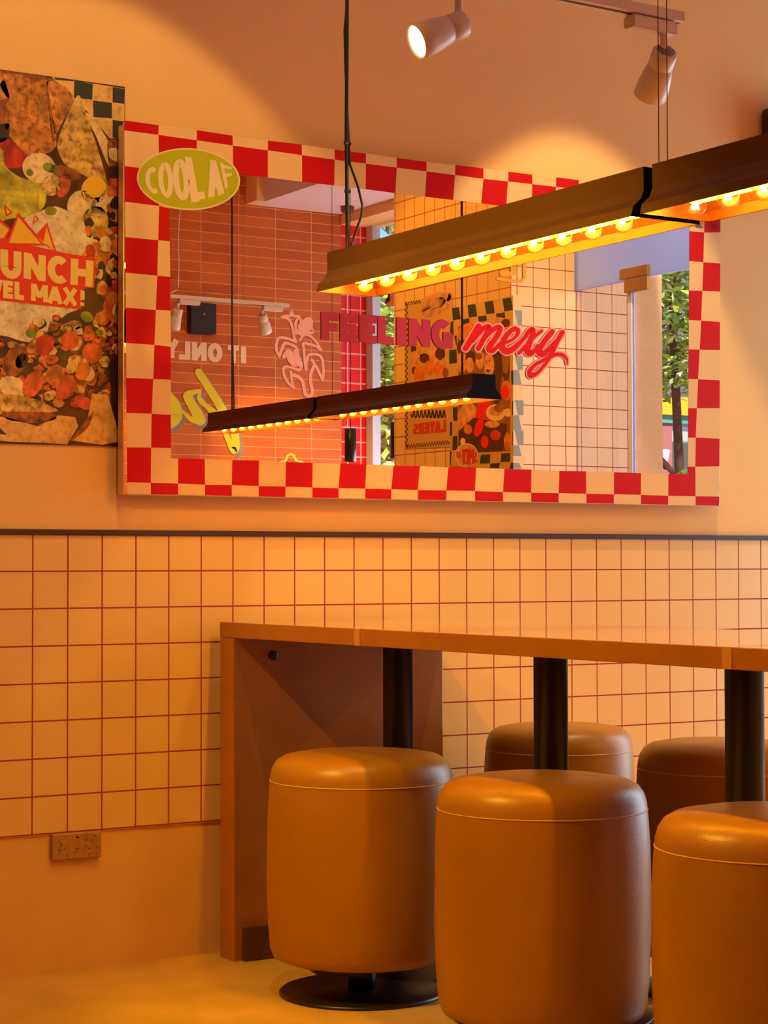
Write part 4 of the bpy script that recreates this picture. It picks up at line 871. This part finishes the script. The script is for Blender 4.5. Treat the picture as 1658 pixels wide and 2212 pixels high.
# small cut-out sign on the window
bm = bmesh.new()
def FW(x, y, lay=0): return R(x, y, 0, RX1-.03-lay*.002)
shape(bm, [(842, 634), (851.5, 634), (851.5, 647), (855, 648), (855, 661), (835, 663), (834, 655), (842, 650)], FW, 0, 1); shape(bm, [(839, 634), (842, 634), (842, 650), (834, 655), (833, 660), (832, 655)], FW, 1, 0)
solo('window_sign', bm, [CHECK_CREAM, BLACKPLASTIC], 'cream cut out sign piece hanging in the window beside the pier', 'sign')

# ------------------------------------------------------------------ outside
GROUND = mat('paving', (.42, .36, .33), .8, var=.2, scale=3)
g = bmesh.new(); box(g, (DX, -30, -.2), (40, 10, -.02)); box(g, (XR, -30, -.2), (DX, YB-.1, -.02)); o = struct('floor_outside', g, GROUND)
LEAF = [mat('leaf_green_%d' % i, c, .5, var=.3, scale=8) for i, c in enumerate([(.26, .50, .05), (.46, .66, .08), (.14, .32, .05), (.55, .72, .28)])]
BARK = mat('bark', (.12, .07, .045), .8, var=.3)
def tree(x, y, h, r, zc, n, seed, label, zmin=.1, leaf=.05):
    rn = random.Random(seed); t = thing('leafy_tree', label, 'tree', (x, y, -.02), 'trees outside the windows')
    part('trunk', tube(bmesh.new(), [(x, y, -.02), (x+.05, y, h*.35), (x-.05, y+.05, h*.7), (x, y, h)], [.035, .03, .025, .01], 8), BARK, t, True)
    for k in range(5):
        a = rn.uniform(0, 6.28); z0 = rn.uniform(.2, .7)*h; part('branch', tube(bmesh.new(), [(x, y, z0), (x+math.cos(a)*r*.5, y+math.sin(a)*r*.5, z0+r*.4), (x+math.cos(a)*r*.85, y+math.sin(a)*r*.85, z0+r*.9)], [.018, .012, .006], 6), BARK, t, True)
    bm = bmesh.new()
    for i in range(n):
        u = rn.gauss(0, 1), rn.gauss(0, 1), rn.gauss(0, 1); l = math.sqrt(sum(c*c for c in u)) or 1; rr = r*rn.uniform(.3, 1)
        c = Vector((x+u[0]/l*rr, y+u[1]/l*rr, max(.1, zc+u[2]/l*rr*1.35))); s_ = rn.uniform(.6, 1.3)*leaf
        if c.z < zmin: continue
        a = Vector((rn.uniform(-1, 1), rn.uniform(-1, 1), rn.uniform(-.5, .5))).normalized()*s_; b_ = a.cross(Vector((rn.uniform(-1, 1), rn.uniform(-1, 1), 1))).normalized()*s_*.5
        poly(bm, [c-a, c+b_, c+a, c-b_], rn.choice((0, 1, 1, 2, 3)))
    o = part('foliage', bm, LEAF, t); return t
def out(px_, py_, YY): return R(px_, py_, 1, YY)
c = out(1455, 760, -5.2); tree(c.x, c.y, 3.4, 1.1, 2.4, 16000, 1, 'bright green tree outside the glass entrance, right in the mirror', out(1455, 845, -5.2).z, .036)
c = out(1466, 985, -4.0); tree(c.x+.06, c.y, 1.2, .16, 1.2, 260, 5, 'low green shrub under the tree by the entrance')
c = out(838, 480, -12.6); tree(c.x, c.y, 5.2, 1.5, 4.4, 6000, 2, 'tall green tree seen through the upper window pane')
c = out(830, 760, -8.3); tree(c.x, c.y, 2.6, .85, 1.9, 6000, 3, 'pale bushy tree behind the window beside the red tiles')
c = out(822, 970, -6.6); tree(c.x, c.y, 1.3, .35, 1.15, 1200, 4, 'low leafy bush at the foot of the window')
# parasol beyond the upper pane
a = out(798, 482, -10.2); b = out(850, 524, -10.2); ps = thing('blue_parasol', 'blue parasol seen through the upper window pane', 'parasol', (a.x+.1, -10.2, 0))
apex = Vector((a.x+.02, -10.2, a.z+.02)); zb = b.z-.05; rr = (b.x-a.x)*1.1
apex.z += 0
bm = bmesh.new(); ring = [Vector((apex.x+rr*math.cos(k*math.pi/4), -10.2+rr*math.sin(k*math.pi/4), zb)) for k in range(8)]
for k in range(8): poly(bm, [apex, ring[k], ring[(k+1) % 8]])
part('canopy', bm, mat('blue_canvas', (.12, .33, .62), .7), ps); part('pole', tube(bmesh.new(), [(apex.x, -10.2, 0), tuple(apex)], .02, 10), WHITEMETAL, ps)
# shop front across the way
YS = -9.0
sf = thing('shop_front', 'distant shop front with yellow and teal bands and brown pillar', 'building', (out(1450, 900, YS).x, YS, 0))
z1 = out(1455, 857, YS).z; z2 = out(1455, 896, YS).z; z3 = out(1455, 913, YS).z; xa = out(1405, 900, YS).x
part('yellow_band', Box((xa-.6, YS-.4, z2), (xa+3, YS, z1)), mat('yellow_fascia', (.90, .55, .02), .5), sf)
part('teal_band', Box((xa-.6, YS-.35, z3), (xa+3, YS-.05, z2)), mat('teal_fascia', (.08, .42, .36), .5), sf)
x1 = out(1464, 950, YS).x
part('pillar', Box((xa-.6, YS-.35, 0), (x1, YS-.08, z3)), mat('brown_render', (.42, .16, .14), .8), sf)
part('back_wall', Box((x1, YS-.9, 0), (xa+3, YS-.8, z3)), mat('pale_green_wall', (.42, .58, .50), .8), sf)
lp = out(1444, 985, YS+.05); ln = thing('wall_lantern', 'small white lantern on the distant brown pillar', 'lantern', (lp.x, YS, lp.z), None)
part('glass_body', lathe(bmesh.new(), [(.02, -.05), (.028, -.04), (.045, .05), (.02, .06)], (lp.x, YS, lp.z), (0, 0, 1), 16), mat('milky_glass', (.75, .72, .85), .3), ln, True)
part('bracket', lathe(bmesh.new(), [(0, -.12), (.02, -.1), (.022, -.05), (0, -.048)], (lp.x, YS, lp.z), (0, 0, 1), 16), BLACK, ln, True)
part('wall_arm', Box((lp.x-.01, YS-.08, lp.z-.09), (lp.x+.01, YS-.0, lp.z-.07)), BLACK, ln)
